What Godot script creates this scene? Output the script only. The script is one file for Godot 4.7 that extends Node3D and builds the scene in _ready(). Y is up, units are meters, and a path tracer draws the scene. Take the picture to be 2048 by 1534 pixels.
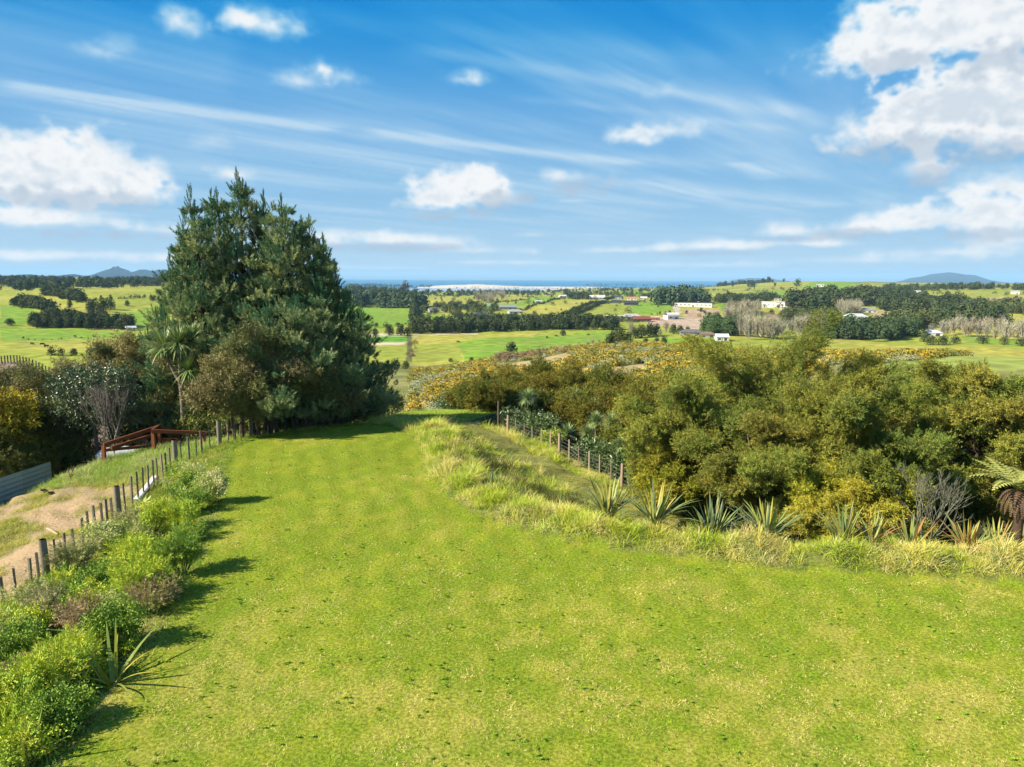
extends Node3D
# A mown hill-top lawn above a gully of native bush, looking over farmland to an estuary and the sea.
# Metres, y up; the lawn is y = 0, the camera hovers 8.5 m above it.

const EYE := Vector3(0, 8.5, 0)
const FOCAL := 1417.0          # focal length in pixels of the 2048 x 1534 photograph
const PITCH := 8.55            # degrees down
const ROLL := 0.25
const SEA := -85.0

var cam_basis: Basis
var n1 := FastNoiseLite.new()  # broad
var n2 := FastNoiseLite.new()  # fine
var n3 := FastNoiseLite.new()  # medium fractal
var rng := RandomNumberGenerator.new()
var taken := {}
var M := {}                    # materials

func _ready():
	setup_noise()
	setup_camera()
	setup_sky()
	stage("sky")
	setup_materials()
	build_ground()
	stage("ground")
	build_water_and_hills()
	build_far()
	stage("far")
	build_near()
	stage("near")

func stage(called: String) -> void:
	print(called, " ", Time.get_ticks_msec())

func setup_noise():
	n1.seed = 11; n1.frequency = 1.0; n1.noise_type = FastNoiseLite.TYPE_SIMPLEX_SMOOTH; n1.fractal_type = FastNoiseLite.FRACTAL_NONE
	n2.seed = 23; n2.frequency = 1.0; n2.noise_type = FastNoiseLite.TYPE_SIMPLEX_SMOOTH; n2.fractal_type = FastNoiseLite.FRACTAL_FBM; n2.fractal_octaves = 3
	n3.seed = 37; n3.frequency = 1.0; n3.noise_type = FastNoiseLite.TYPE_SIMPLEX_SMOOTH; n3.fractal_type = FastNoiseLite.FRACTAL_FBM; n3.fractal_octaves = 5
	rng.seed = 4242

func setup_camera():
	cam_basis = Basis(Vector3.RIGHT, deg_to_rad(-PITCH)) * Basis(Vector3.BACK, deg_to_rad(ROLL))
	var cam := Camera3D.new()
	cam.name = "camera"
	cam.transform = Transform3D(cam_basis, EYE)
	cam.fov = rad_to_deg(2.0 * atan(767.0 / FOCAL))
	cam.near = 0.5
	cam.far = 90000.0
	add_child(cam)
	cam.current = true

# ---- helpers -------------------------------------------------------------------------------

func sm(a: float, b: float, x: float) -> float:
	return smoothstep(a, b, x)

func R(a: float, b: float) -> float:
	return rng.randf_range(a, b)

func lin(r: float, g: float, b: float) -> Color:
	return Color(r, g, b, 1.0)

func tint(c: Color, f: float) -> Color:
	return Color(c.r * f, c.g * f, c.b * f, 1.0)

func vary(c: Color, amount: float) -> Color:
	var f := 1.0 + R(-amount, amount)
	return Color(c.r * f * (1.0 + R(-amount, amount) * 0.5), c.g * f, c.b * f * (1.0 + R(-amount, amount) * 0.5), 1.0)

func numbered(called: String) -> String:
	if not taken.has(called):
		taken[called] = 0
		return called
	taken[called] += 1
	return "%s_%03d" % [called, taken[called]]

func tag(o: Node, label: String, category: String, group := "") -> void:
	o.set_meta("label", label)
	o.set_meta("category", category)
	if group != "":
		o.set_meta("group", group)

func thing(called: String, label: String, category: String, where: Vector3, turn := 0.0, group := "") -> Node3D:
	var o := Node3D.new()
	o.name = numbered(called)
	add_child(o)
	o.position = where
	o.rotation.y = turn
	tag(o, label, category, group)
	return o

func part(parent: Node, called: String, mesh: Mesh, mat: Material, where := Transform3D()) -> MeshInstance3D:
	var o := MeshInstance3D.new()
	o.name = called
	o.mesh = mesh
	o.material_override = mat
	o.transform = where
	parent.add_child(o, true)
	return o

func copy_of(src: Node3D, where: Vector3, turn: float, size := 1.0, label := "") -> Node3D:
	var o: Node3D = src.duplicate()
	var base := String(src.name)
	var cut := base.rfind("_")
	if cut > 0 and base.substr(cut + 1).is_valid_int():
		base = base.substr(0, cut)
	o.name = numbered(base)
	add_child(o)
	o.transform = Transform3D(Basis(Vector3.UP, turn).scaled(Vector3.ONE * size), where)
	if label != "":
		o.set_meta("label", label)
	return o

func structure(called: String, mesh: Mesh, mat: Material) -> MeshInstance3D:
	var o := part(self, called, mesh, mat)
	o.set_meta("kind", "structure")
	return o

# Collects triangles with colours and commits them as one mesh.
class Builder:
	var v := PackedVector3Array()
	var n := PackedVector3Array()
	var c := PackedColorArray()
	var idx := PackedInt32Array()

	func tri(p: Vector3, q: Vector3, r: Vector3, col: Color) -> void:
		var nn := (r - p).cross(q - p).normalized()
		var b := v.size()
		v.append(p); v.append(q); v.append(r)
		n.append(nn); n.append(nn); n.append(nn)
		c.append(col); c.append(col); c.append(col)
		idx.append(b); idx.append(b + 1); idx.append(b + 2)

	func quad(p: Vector3, q: Vector3, r: Vector3, s: Vector3, col: Color) -> void:
		tri(p, q, r, col)
		tri(p, r, s, col)

	func box(lo: Vector3, hi: Vector3, col: Color, t := Transform3D()) -> void:
		var p := []
		for i in 8:
			p.append(t * Vector3(hi.x if i & 1 else lo.x, hi.y if i & 2 else lo.y, hi.z if i & 4 else lo.z))
		for f in [[0, 2, 3, 1], [4, 5, 7, 6], [0, 1, 5, 4], [2, 6, 7, 3], [0, 4, 6, 2], [1, 3, 7, 5]]:
			quad(p[f[0]], p[f[1]], p[f[2]], p[f[3]], col)

	func beam(a: Vector3, b: Vector3, w: float, h: float, col: Color) -> void:
		var z := (b - a).normalized()
		var x := Vector3.UP.cross(z)
		x = x.normalized() if x.length() > 0.01 else Vector3.RIGHT
		var y := z.cross(x)
		box(Vector3(-w / 2, -h / 2, 0), Vector3(w / 2, h / 2, (b - a).length()), col, Transform3D(Basis(x, y, z), a))

	func tube(pts: Array, radii: Array, sides: int, col: Color, cap := true) -> void:
		var first := v.size()
		var m := pts.size()
		var side := Vector3.ZERO
		for i in m:
			var d: Vector3 = (pts[mini(i + 1, m - 1)] - pts[maxi(i - 1, 0)]).normalized()
			if side == Vector3.ZERO:
				side = d.cross(Vector3(0.31, 0.2, 0.93)).normalized()
			side = (side - d * side.dot(d)).normalized()
			var up := d.cross(side)
			for k in sides:
				var a := TAU * k / sides
				var o := side * cos(a) + up * sin(a)
				v.append(pts[i] + o * radii[i])
				n.append(o)
				c.append(col)
		for i in m - 1:
			for k in sides:
				var a := first + i * sides + k
				var b := first + i * sides + (k + 1) % sides
				idx.append(a); idx.append(a + sides); idx.append(b)
				idx.append(b); idx.append(a + sides); idx.append(b + sides)
		if cap:
			for e in [0, m - 1]:
				var cc := v.size()
				var d: Vector3 = (pts[m - 1] - pts[m - 2]).normalized() if e else (pts[0] - pts[1]).normalized()
				v.append(pts[e]); n.append(d); c.append(col)
				for k in sides:
					v.append(v[first + e * sides + k]); n.append(d); c.append(col)
				for k in sides:
					idx.append(cc)
					idx.append(cc + 1 + (k if e else (k + 1) % sides))
					idx.append(cc + 1 + ((k + 1) % sides if e else k))

	# a blade: base, direction, bend towards gravity, length, width; n segments ending in a point
	func blade(base: Vector3, dir: Vector3, side: Vector3, length: float, width: float, bend: float, segs: int, col: Color, tip: Color) -> void:
		var p := base
		var d := dir
		var w := width
		var l := base - side * w / 2
		var r := base + side * w / 2
		var last := col
		for i in segs:
			var f := float(i + 1) / segs
			d = (d + Vector3.DOWN * bend / segs).normalized()
			p += d * length / segs
			var nw := width * (1.0 - f * f * 0.85)
			var cc := col.lerp(tip, f)
			var nn := side.cross(d).normalized()
			var b := v.size()
			if i == segs - 1:
				v.append(l); v.append(r); v.append(p)
				n.append(nn); n.append(nn); n.append(nn)
				c.append(last); c.append(last); c.append(cc)
				idx.append(b); idx.append(b + 2); idx.append(b + 1)
			else:
				var l2 := p - side * nw / 2
				var r2 := p + side * nw / 2
				v.append(l); v.append(r); v.append(r2); v.append(l2)
				for k in 4:
					n.append(nn)
				c.append(last); c.append(last); c.append(cc); c.append(cc)
				idx.append(b); idx.append(b + 2); idx.append(b + 1); idx.append(b); idx.append(b + 3); idx.append(b + 2)
				l = l2; r = r2
			last = cc

	# a pointed oval leaf of two triangles, folded a little
	func leaf(base: Vector3, dir: Vector3, side: Vector3, length: float, width: float, col: Color) -> void:
		var nn := side.cross(dir).normalized()
		var b := v.size()
		var mid := base + dir * length * 0.45
		v.append(base); v.append(mid - side * width / 2 + nn * width * 0.15); v.append(base + dir * length); v.append(mid + side * width / 2 + nn * width * 0.15)
		var na := (nn + side * 0.35).normalized()
		var nb := (nn - side * 0.35).normalized()
		n.append(nn); n.append(na); n.append(nn); n.append(nb)
		for k in 4:
			c.append(col)
		idx.append(b); idx.append(b + 1); idx.append(b + 2); idx.append(b); idx.append(b + 2); idx.append(b + 3)

	func mesh() -> ArrayMesh:
		var a := []
		a.resize(Mesh.ARRAY_MAX)
		a[Mesh.ARRAY_VERTEX] = v
		a[Mesh.ARRAY_NORMAL] = n
		a[Mesh.ARRAY_COLOR] = c
		a[Mesh.ARRAY_INDEX] = idx
		var m := ArrayMesh.new()
		m.add_surface_from_arrays(Mesh.PRIMITIVE_TRIANGLES, a)
		return m

# Collects copies and commits them as one MultiMeshInstance3D (leaf clumps of a crown, blades of grass).
class Copies:
	var t: Array[Transform3D] = []
	var c := PackedColorArray()

	func add(x: Transform3D, col: Color) -> void:
		t.append(x)
		c.append(col)

func scatter(parent: Node, called: String, mesh: Mesh, mat: Material, k: Copies, stuff := false) -> MultiMeshInstance3D:
	var mm := MultiMesh.new()
	mm.transform_format = MultiMesh.TRANSFORM_3D
	mm.use_colors = true
	mm.mesh = mesh
	mm.instance_count = k.t.size()
	for i in k.t.size():
		mm.set_instance_transform(i, k.t[i])
		mm.set_instance_color(i, k.c[i])
	var o := MultiMeshInstance3D.new()
	o.name = called
	o.multimesh = mm
	o.material_override = mat
	if stuff:
		o.set_meta("kind", "stuff")
	parent.add_child(o, true)
	return o

# what nobody could count: one object, whose variants of tuft or clump are drawn by one MultiMesh each
func stuff(called: String, label: String, category: String, meshes: Array, mat: Material, sets: Array, group := "") -> void:
	var o := Node3D.new()
	o.name = numbered(called)
	add_child(o)
	o.set_meta("kind", "stuff")
	tag(o, label, category, group)
	for i in sets.size():
		if sets[i].t.size():
			scatter(o, "tufts" if mat == M.get("blade") else "clumps", meshes[i], mat, sets[i], true)

# a basis whose y axis points along d, turned by a about it
func aim(d: Vector3, a: float, size := 1.0) -> Basis:
	var y := d.normalized()
	var x := y.cross(Vector3(0.13, 0.27, 0.95))
	x = x.normalized()
	var z := x.cross(y)
	return Basis(y, a) * Basis(x * size, y * size, z * size)

func rdir() -> Vector3:
	var z := R(-1, 1)
	var a := R(0, TAU)
	var r := sqrt(1.0 - z * z)
	return Vector3(r * cos(a), z, r * sin(a))

# the direction in which the photograph's pixel (u, v) looks
func look(u: float, v: float) -> Vector3:
	return cam_basis * Vector3((u - 1024.0) / FOCAL, -(v - 767.0) / FOCAL, -1.0)

# the point of the ground that pixel shows
func ground_at(u: float, v: float) -> Vector3:
	var d := look(u, v)
	var k := 1.0 / Vector2(d.x, d.z).length()
	var a := 6.0
	var b := a
	while b < 12000.0:
		b = a * 1.03
		if EYE.y + d.y * k * b < height(d.x * k * b, d.z * k * b):
			for i in 8:
				var m := (a + b) / 2
				if EYE.y + d.y * k * m < height(d.x * k * m, d.z * k * m):
					b = m
				else:
					a = m
			break
		a = b
	return on_ground(d.x * k * a, d.z * k * a)

# the ground point below that pixel's column at distance dist, and the height at which the pixel's ray passes there
func column_at(u: float, v: float, dist: float) -> Array:
	var d := look(u, v)
	var k := dist / Vector2(d.x, d.z).length()
	var g := on_ground(d.x * k, d.z * k)
	return [g, EYE.y + d.y * k - g.y]

func on_ground(x: float, z: float) -> Vector3:
	return Vector3(x, height(x, z), z)

# ---- sky, sun, air --------------------------------------------------------------------------

func setup_sky():
	var env := Environment.new()
	env.background_mode = Environment.BG_SKY
	env.tonemap_mode = Environment.TONE_MAPPER_LINEAR
	env.tonemap_exposure = 2.7
	env.background_energy_multiplier = 0.37
	env.fog_enabled = true
	env.fog_density = 0.000048
	env.fog_light_color = Color(0.64, 0.84, 1.0)
	env.sdfgi_enabled = true
	env.ssao_enabled = true
	env.ssil_enabled = true
	var sky := Sky.new()
	var pano := PanoramaSkyMaterial.new()
	pano.panorama = ImageTexture.create_from_image(sky_image())
	sky.sky_material = pano
	env.sky = sky
	var we := WorldEnvironment.new()
	we.name = "environment"
	we.environment = env
	add_child(we)
	var sun := DirectionalLight3D.new()
	sun.name = "sun"
	var az := deg_to_rad(20.0)
	var el := deg_to_rad(36.0)
	var towards := Vector3(cos(az) * cos(el), -sin(el), -sin(az) * cos(el))
	sun.basis = Basis.looking_at(towards)
	sun.light_energy = 1.6
	sun.light_color = Color(1.0, 0.945, 0.85)
	sun.light_angular_distance = 0.5
	sun.shadow_enabled = true
	add_child(sun)

var cells := []
var trails := []
var scud := []
var puffs := []      # cumulus: azimuth, elevation, half width, half height (degrees), density, softness
var blur_noise := FastNoiseLite.new()

func place_puff(u: float, v: float, w: float, h: float, dens: float) -> void:
	var d := look(u, v).normalized()
	puffs.append([rad_to_deg(atan2(d.x, -d.z)), rad_to_deg(asin(d.y)), w / 24.7, h / 24.7, dens * (1.35 if dens >= 1.0 else 1.1)])

func sky_image() -> Image:
	# the clouds of the photograph, by the pixel each is centred on, and more of the same all round
	for q in [
		[60, 345, 150, 78, 1.25], [205, 335, 95, 74, 1.2], [310, 340, 45, 45, 0.75], [130, 375, 190, 45, 1.05], [-90, 350, 130, 80, 1.1],
		[150, 440, 190, 28, 0.85], [310, 458, 90, 24, 0.75], [30, 430, 100, 22, 0.8],
		[360, 45, 62, 38, 0.72], [530, 50, 90, 42, 0.66], [470, 38, 36, 28, 0.5], [600, 45, 44, 30, 0.5],
		[240, 100, 60, 32, 0.42], [190, 100, 40, 22, 0.34],
		[600, 165, 75, 30, 0.62], [690, 155, 55, 30, 0.66], [640, 140, 26, 26, 0.5], [925, 158, 66, 24, 0.55], [960, 160, 50, 20, 0.4],
		[465, 350, 55, 22, 0.7], [430, 285, 75, 32, 0.36], [410, 338, 20, 10, 0.4],
		[900, 385, 112, 58, 1.15], [975, 365, 55, 42, 0.85], [845, 405, 72, 36, 0.95], [1010, 395, 66, 28, 0.6],
		[1150, 355, 90, 26, 0.5], [1100, 350, 40, 20, 0.35],
		[1340, 262, 85, 32, 0.85], [1230, 270, 40, 26, 0.75], [1280, 280, 60, 20, 0.6], [1335, 182, 46, 26, 0.45],
		[1880, 60, 230, 95, 1.0], [2000, 40, 200, 80, 1.0], [1780, 85, 110, 55, 0.85],
		[1940, 205, 180, 92, 1.3], [1800, 245, 140, 66, 1.15], [2070, 215, 170, 100, 1.25], [1900, 150, 70, 38, 1.1], [2010, 150, 60, 40, 1.1],
		[1990, 240, 160, 80, 1.3], [1870, 215, 120, 70, 1.2], [1840, 340, 60, 30, 0.6], [2010, 370, 110, 52, 0.85], [1960, 430, 130, 50, 1.0], [2060, 430, 140, 60, 1.05], [1840, 445, 120, 32, 0.85], [1740, 450, 100, 24, 0.8],
		[1570, 462, 75, 22, 0.9], [2000, 480, 120, 20, 0.8],
		[1420, 492, 150, 17, 0.85], [1240, 500, 150, 14, 0.75], [1650, 485, 60, 14, 0.6], [1560, 487, 90, 12, 0.6],
		[830, 480, 190, 20, 0.7], [680, 470, 130, 24, 0.65], [960, 500, 150, 14, 0.55], [560, 475, 120, 20, 0.6],
		[420, 520, 200, 10, 0.6], [1000, 525, 240, 8, 0.55], [1350, 530, 240, 8, 0.5], [700, 535, 260, 7, 0.5], [1900, 505, 160, 16, 0.7], [240, 510, 260, 13, 0.65], [60, 515, 160, 12, 0.5], [1750, 520, 260, 11, 0.5], [1150, 402, 60, 6, 0.4], [1060, 470, 60, 8, 0.4], [1200, 470, 80, 7, 0.35]]:
		place_puff(q[0], q[1], q[2], q[3], q[4])
	# ragged grey scud drifting low under the heaped cloud
	for q in [[130, 398, 170, 20], [250, 400, 60, 14], [40, 390, 90, 16], [990, 405, 60, 20], [880, 432, 80, 12], [950, 425, 50, 12], [1850, 290, 160, 26], [1990, 300, 120, 26], [1160, 375, 70, 16], [1050, 395, 30, 12], [1960, 470, 140, 14], [1860, 352, 50, 18], [2000, 120, 120, 24], [1800, 120, 80, 18], [1700, 468, 90, 10], [230, 470, 140, 10], [800, 496, 180, 9], [1400, 506, 140, 6], [1580, 478, 70, 7]]:
		var d := look(q[0], q[1]).normalized()
		scud.append([rad_to_deg(atan2(d.x, -d.z)), rad_to_deg(asin(d.y)), q[2] / 24.7, q[3] / 24.7])
	var r := RandomNumberGenerator.new()
	r.seed = 77
	for i in 230:
		var a := r.randf_range(43.0, 317.0)
		var e := 2.5 + pow(r.randf(), 1.7) * 60.0
		var s := r.randf_range(0.5, 1.4) * (2.0 + e * 0.13)
		var n := r.randi_range(1, 3)
		for k in n:
			if k == 0 and i % 2 == 0:
				scud.append([wrapf(a, -180, 180), e - s * 0.4, s * 1.2, s * 0.2])
			puffs.append([wrapf(a + k * s * 1.1, -180, 180), e + r.randf_range(-0.3, 0.3) * s, s * 1.3, s * r.randf_range(0.35, 0.6), r.randf_range(0.45, 1.15)])
	blur_noise.seed = 5; blur_noise.frequency = 1.0; blur_noise.noise_type = FastNoiseLite.TYPE_SIMPLEX_SMOOTH
	blur_noise.fractal_type = FastNoiseLite.FRACTAL_FBM; blur_noise.fractal_octaves = 5; blur_noise.fractal_gain = 0.55
	# clouds sorted into cells of the sky so that each pixel asks only its neighbours
	cells.resize(90 * 31)
	for i in cells.size():
		cells[i] = PackedFloat32Array()
	for p in puffs:
		for ci in range(int(floor((p[0] - p[2] * 1.75) / 4.0)), int(floor((p[0] + p[2] * 1.75) / 4.0)) + 1):
			for ej in range(maxi(0, int((p[1] - p[3] * 1.75) / 3.0)), mini(30, int((p[1] + p[3] * 1.75) / 3.0)) + 1):
				cells[posmod(ci, 90) * 31 + ej].append_array(PackedFloat32Array(p))
	# long trails of ice cloud: two ends in pixels, width, strength
	for q in [[-60, 160, 700, 262, 0.085, 0.62], [700, 262, 1300, 330, 0.10, 0.50], [1200, 355, 1700, 415, 0.16, 0.42], [760, 85, 1640, 236, 0.075, 0.30], [1000, 190, 1600, 262, 0.05, 0.16], [0, 215, 900, 350, 0.30, 0.26], [1470, 322, 1550, 360, 0.07, 0.35], [-100, 60, 500, 130, 0.35, 0.20], [300, 0, 1500, 130, 0.10, 0.12]]:
		trails.append([overhead(q[0], q[1]), overhead(q[2], q[3]), q[4], q[5]])
	var w := 4096
	var h := 2048
	var fine := Image.create(w, h / 2, false, Image.FORMAT_RGB8)
	var coarse := Image.create(w / 8, h / 16, false, Image.FORMAT_RGB8)
	for y in h / 16:
		var el := 90.0 - (y + 0.5) * 8.0 * 180.0 / h
		for x in w / 8:
			coarse.set_pixel(x, y, sky_colour((x + 0.5) * 8.0 * 360.0 / w, el))
	coarse.resize(w, h / 2, Image.INTERPOLATE_CUBIC)
	fine.blit_rect(coarse, Rect2i(0, 0, w, h / 2), Vector2i.ZERO)
	for y in range(752, h / 2):   # the part of the sky towards the sea is worked out at full resolution
		var el := 90.0 - (y + 0.5) * 180.0 / h
		for x in range(-430, 430):
			fine.set_pixel(posmod(x, w), y, sky_colour((x + 0.5) * 360.0 / w, el))
	var whole := Image.create(w, h, false, Image.FORMAT_RGB8)
	whole.fill(Color(0.62, 0.72, 0.78))
	whole.blit_rect(fine, Rect2i(0, 0, w, h / 2), Vector2i.ZERO)
	return whole

func overhead(u: float, v: float) -> Vector2:
	var d := look(u, v).normalized()
	return Vector2(d.x, -d.z) / maxf(d.y, 0.04)

func sky_colour(az: float, el: float) -> Color:
	az = wrapf(az, -180.0, 180.0)
	var a := deg_to_rad(az)
	# clear air: deep blue overhead, pale at the sea
	var col := Color(0.72, 0.845, 0.935).lerp(Color(0.58, 0.77, 0.91), sm(0.5, 6.0, el))
	col = col.lerp(Color(0.41, 0.67, 0.885), sm(4.5, 13.5, el))
	col = col.lerp(Color(0.05, 0.525, 0.84), sm(11.5, 20.0, el))
	col = col.lerp(Color(0.02, 0.43, 0.76), sm(20.0, 70.0, el))
	# high veil of ice cloud, combed along one wind direction
	var e := deg_to_rad(el)
	var k := cos(e) / maxf(sin(e), 0.04)
	var px := sin(a) * k
	var pf := cos(a) * k
	var along := px * 0.62 + pf * 0.78
	var across := px * 0.78 - pf * 0.62
	var veil := blur_noise.get_noise_2d(along * 0.16 + 3.0, across * 0.75) * 0.5 + 0.5
	var comb := blur_noise.get_noise_2d(along * 0.5, across * 5.0 + 40.0) * 0.5 + 0.5
	var v := (0.10 + sm(0.34, 0.8, veil)) * (0.42 + 0.5 * comb) * sm(1.0, 6.0, el) * 0.60 * (1.0 - 0.55 * sm(13.0, 19.0, el))
	if k < 14.0:
		var here := Vector2(px, pf)
		for q in trails:
			var ab: Vector2 = q[1] - q[0]
			var t := clampf((here - q[0]).dot(ab) / ab.length_squared(), 0.0, 1.0)
			var off: float = here.distance_to(q[0] + ab * t) / (q[2] * (1.0 + k * 0.12) * (0.6 + comb))
			if off < 3.0:
				v += q[3] * exp(-off * off) * (0.45 + comb) * sm(0.0, 0.12, t) * (1.0 - sm(0.88, 1.0, t) * 0.8)
	col = col.lerp(Color(0.83, 0.905, 0.96), clampf(v, 0.0, 0.75))
	# heaped cloud: white where thin, greyer where it is thick
	var list: PackedFloat32Array = cells[posmod(int(floor(az / 4.0)), 90) * 31 + mini(int(el / 3.0), 30)]
	if list.is_empty():
		return col
	var q1 := blur_noise.get_noise_2d(az * 0.17, el * 0.24 + 9.0)
	var q2 := blur_noise.get_noise_2d(az * 0.55 + 50.0, el * 0.75)
	var f := 0.0
	for i in range(0, list.size(), 5):
		var dx := wrapf(az - list[i], -180.0, 180.0) / list[i + 2]
		var dy := (el - list[i + 1]) / list[i + 3]
		dy += 0.22 * dx * dx
		if dy < 0.0:
			dy *= 1.45
		var d := 1.0 - sqrt(dx * dx + dy * dy) + q1 * 0.55 + q2 * 0.26
		if d > 0.0:
			var g := d * list[i + 4]
			f += g * (1.0 - minf(f, 1.0) * 0.5)
	if f > 0.0:
		var al := sm(0.0, 1.05, f)
		var thick := f * 0.5 + q2 * 0.8 - q1 * 0.5 - 0.2
		var body := Color(0.985, 0.985, 0.985).lerp(Color(0.76, 0.82, 0.875), 0.62 * sm(0.05, 1.6, thick))
		col = col.lerp(body, al * 0.97)
	var grey := 0.0
	for q in scud:
		var dy: float = (el - q[1]) / q[3]
		if absf(dy) < 2.2:
			var dx: float = wrapf(az - q[0], -180.0, 180.0) / q[2]
			if absf(dx) < 1.6:
				grey = maxf(grey, 1.0 - sqrt(dx * dx + dy * dy * 0.6) + q1 * 0.5 + q2 * 0.6)
	col = col.lerp(Color(0.70, 0.765, 0.835), 0.62 * sm(0.0, 0.85, grey))
	return col

# ---- lie of the land -------------------------------------------------------------------------

# Profiles of the far land: for a column of the photograph, distance and height pairs.
const PROFILES := [
	[-400, [40, -9, 60, -10, 95, -8, 130, -4.5, 160, -7, 220, -20, 300, -26, 420, -27, 520, -27, 620, -22, 800, -16, 1000, -13, 1400, -10, 1900, -8, 2300, -5, 3500, -9, 6000, -45, 9000, -95]],
	[0, [40, -9, 60, -10, 95, -9, 130, -5.2, 160, -8, 220, -20, 300, -26, 420, -26.5, 520, -27, 620, -22, 800, -17, 1000, -13.5, 1400, -10, 1900, -8, 2250, -6, 3500, -9, 6000, -45, 9000, -95]],
	[190, [40, -9, 60, -11, 95, -12, 130, -12, 160, -15, 220, -21, 300, -26, 420, -27, 520, -27.5, 620, -22, 800, -15, 1000, -13, 1400, -10, 1900, -7, 2250, -3, 3500, -9, 6000, -45, 9000, -95]],
	[350, [40, -9, 60, -11, 100, -13, 150, -17, 220, -22, 300, -27, 420, -28, 520, -28, 620, -23, 800, -17, 1000, -14, 1400, -11, 1900, -8, 2250, -6, 3500, -15, 6000, -60, 9000, -100]],
	[640, [40, -6, 60, -8, 100, -13, 150, -17, 200, -21, 300, -29, 450, -32, 600, -33, 800, -34, 1100, -34, 1500, -33, 2200, -36, 3500, -54, 5000, -80, 5600, -92, 9000, -100]],
	[820, [40, -5, 60, -6, 100, -12, 150, -16, 200, -19.5, 260, -24.5, 300, -28, 450, -32, 600, -34, 800, -35, 1100, -35.5, 1500, -36, 2200, -42, 3200, -60, 4300, -84, 4600, -90, 9000, -100]],
	[1010, [40, -5, 60, -6, 100, -11, 150, -13.5, 200, -16, 260, -21, 300, -26, 450, -31.5, 600, -34, 800, -35, 1100, -35, 1500, -36, 2200, -42, 3200, -60, 4400, -84, 4700, -88, 9000, -100]],
	[1250, [40, -6, 60, -6, 100, -9, 150, -10.5, 200, -12, 240, -14.5, 300, -22, 380, -29, 450, -31, 600, -33, 800, -33, 1100, -31, 1500, -31, 2200, -36, 3500, -50, 5500, -73, 7200, -90, 9000, -100]],
	[1650, [40, -7, 60, -8, 100, -8, 150, -7.7, 175, -8.6, 220, -14, 300, -24, 400, -29, 600, -32, 900, -29, 1400, -23, 2000, -13, 2500, -6, 3200, -9, 5000, -30, 9000, -95]],
	[2048, [40, -7, 60, -8, 100, -7, 150, -6.5, 180, -7.5, 230, -13, 300, -23, 400, -28, 600, -31, 900, -28, 1300, -22, 1800, -14, 2300, -10, 3000, -9, 5000, -24, 7000, -30, 9000, -95]],
	[2500, [40, -7, 60, -8, 100, -7, 150, -6, 180, -7, 230, -13, 300, -23, 400, -28, 600, -31, 900, -28, 1300, -22, 1800, -14, 2300, -10, 3000, -9, 5000, -24, 7000, -30, 9000, -95]]]
const STEPS := 200
const LN0 := 3.688879           # ln 40
const LN1 := 9.104980           # ln 9000
var table := []
var table_az := PackedFloat64Array()

# edges of the lawn, x for z
const LAWN_LEFT := [[20, -5.5], [-4, -6.8], [-11, -7.8], [-13.6, -8.2], [-16.3, -8.5], [-20, -9.2], [-25, -10.7], [-29.6, -12.4], [-35, -14.1], [-37.5, -13.4], [-39.5, -11.8], [-41, -10.6], [-44, -9.5], [-48, -8.6], [-58, -7.6], [-90, -6]]
const FENCE_LEFT := [[20, -11.5], [-10, -13.2], [-18, -13.8], [-26, -15.0], [-32, -15.6], [-35.5, -15.2], [-38, -14.6], [-39.2, -13.2], [-41, -11.3], [-44, -10.2], [-48, -9.4], [-58, -8.6], [-90, -7]]
# outer edge of the mown lawn against the tall grass
const LAWN_RIGHT := [Vector2(-8.6, -42.6), Vector2(-7, -41), Vector2(-5.1, -36.8), Vector2(-4.1, -32.3), Vector2(-3.6, -29.4), Vector2(-2.4, -26.6), Vector2(-1.1, -24.6), Vector2(0.5, -23), Vector2(2.1, -21.9), Vector2(4.3, -21), Vector2(7.1, -20.1), Vector2(9.9, -19.7), Vector2(14.6, -19.1), Vector2(22, -18.5), Vector2(45, -17)]
# line from which the right-hand slope falls
const SLOPE_RIGHT := [Vector2(4, -85), Vector2(1.2, -62), Vector2(-1.2, -52), Vector2(-3.6, -44.5), Vector2(-5.1, -36.8), Vector2(-4.1, -32.3), Vector2(-3.6, -29.4), Vector2(-2.4, -26.6), Vector2(-1.1, -24.6), Vector2(0.5, -23), Vector2(2.1, -21.9), Vector2(4.3, -21), Vector2(7.1, -20.1), Vector2(9.9, -19.7), Vector2(14.6, -19.1), Vector2(22, -18.5), Vector2(45, -17)]
const PATH := [Vector2(-5.5, -47.5), Vector2(-2.9, -43), Vector2(1.95, -35.5), Vector2(5.2, -30.2), Vector2(6.2, -28.4)]
const FENCE_RIGHT := [Vector2(-0.9, -43.9), Vector2(-0.25, -42.7), Vector2(6.2, -34.2), Vector2(9.2, -30.6), Vector2(13, -28.2), Vector2(22, -26.5), Vector2(34, -25.5)]
const FALL_MID := [0.0, 0.0, 1.5, 0.0, 3.0, -0.45, 5.0, -1.05, 7.0, -1.3, 9.0, -1.7, 12.0, -3.2, 16.0, -5.0, 25.0, -7.0, 40.0, -8.0, 90.0, -9.0]
const FALL_END := [0.0, 0.0, 1.3, 0.05, 2.2, -0.3, 5.0, -1.9, 9.0, -3.4, 15.0, -5.0, 25.0, -6.6, 40.0, -7.6, 90.0, -8.0]
const CREST := [-95.0, -9.0, -75.0, -5.6, -64.0, -3.6, -58.0, -2.5, -50.0, -1.45, -44.0, -0.7, -40.0, -0.15, -36.0, 0.0, 30.0, 0.0]

func pairs(a: Array, x: float) -> float:
	var m := a.size()
	if x <= a[0]:
		return a[1]
	var i := 2
	while i < m:
		if x < a[i]:
			var f: float = (x - a[i - 2]) / (a[i] - a[i - 2])
			return lerpf(a[i - 1], a[i + 1], f)
		i += 2
	return a[m - 1]

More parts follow.
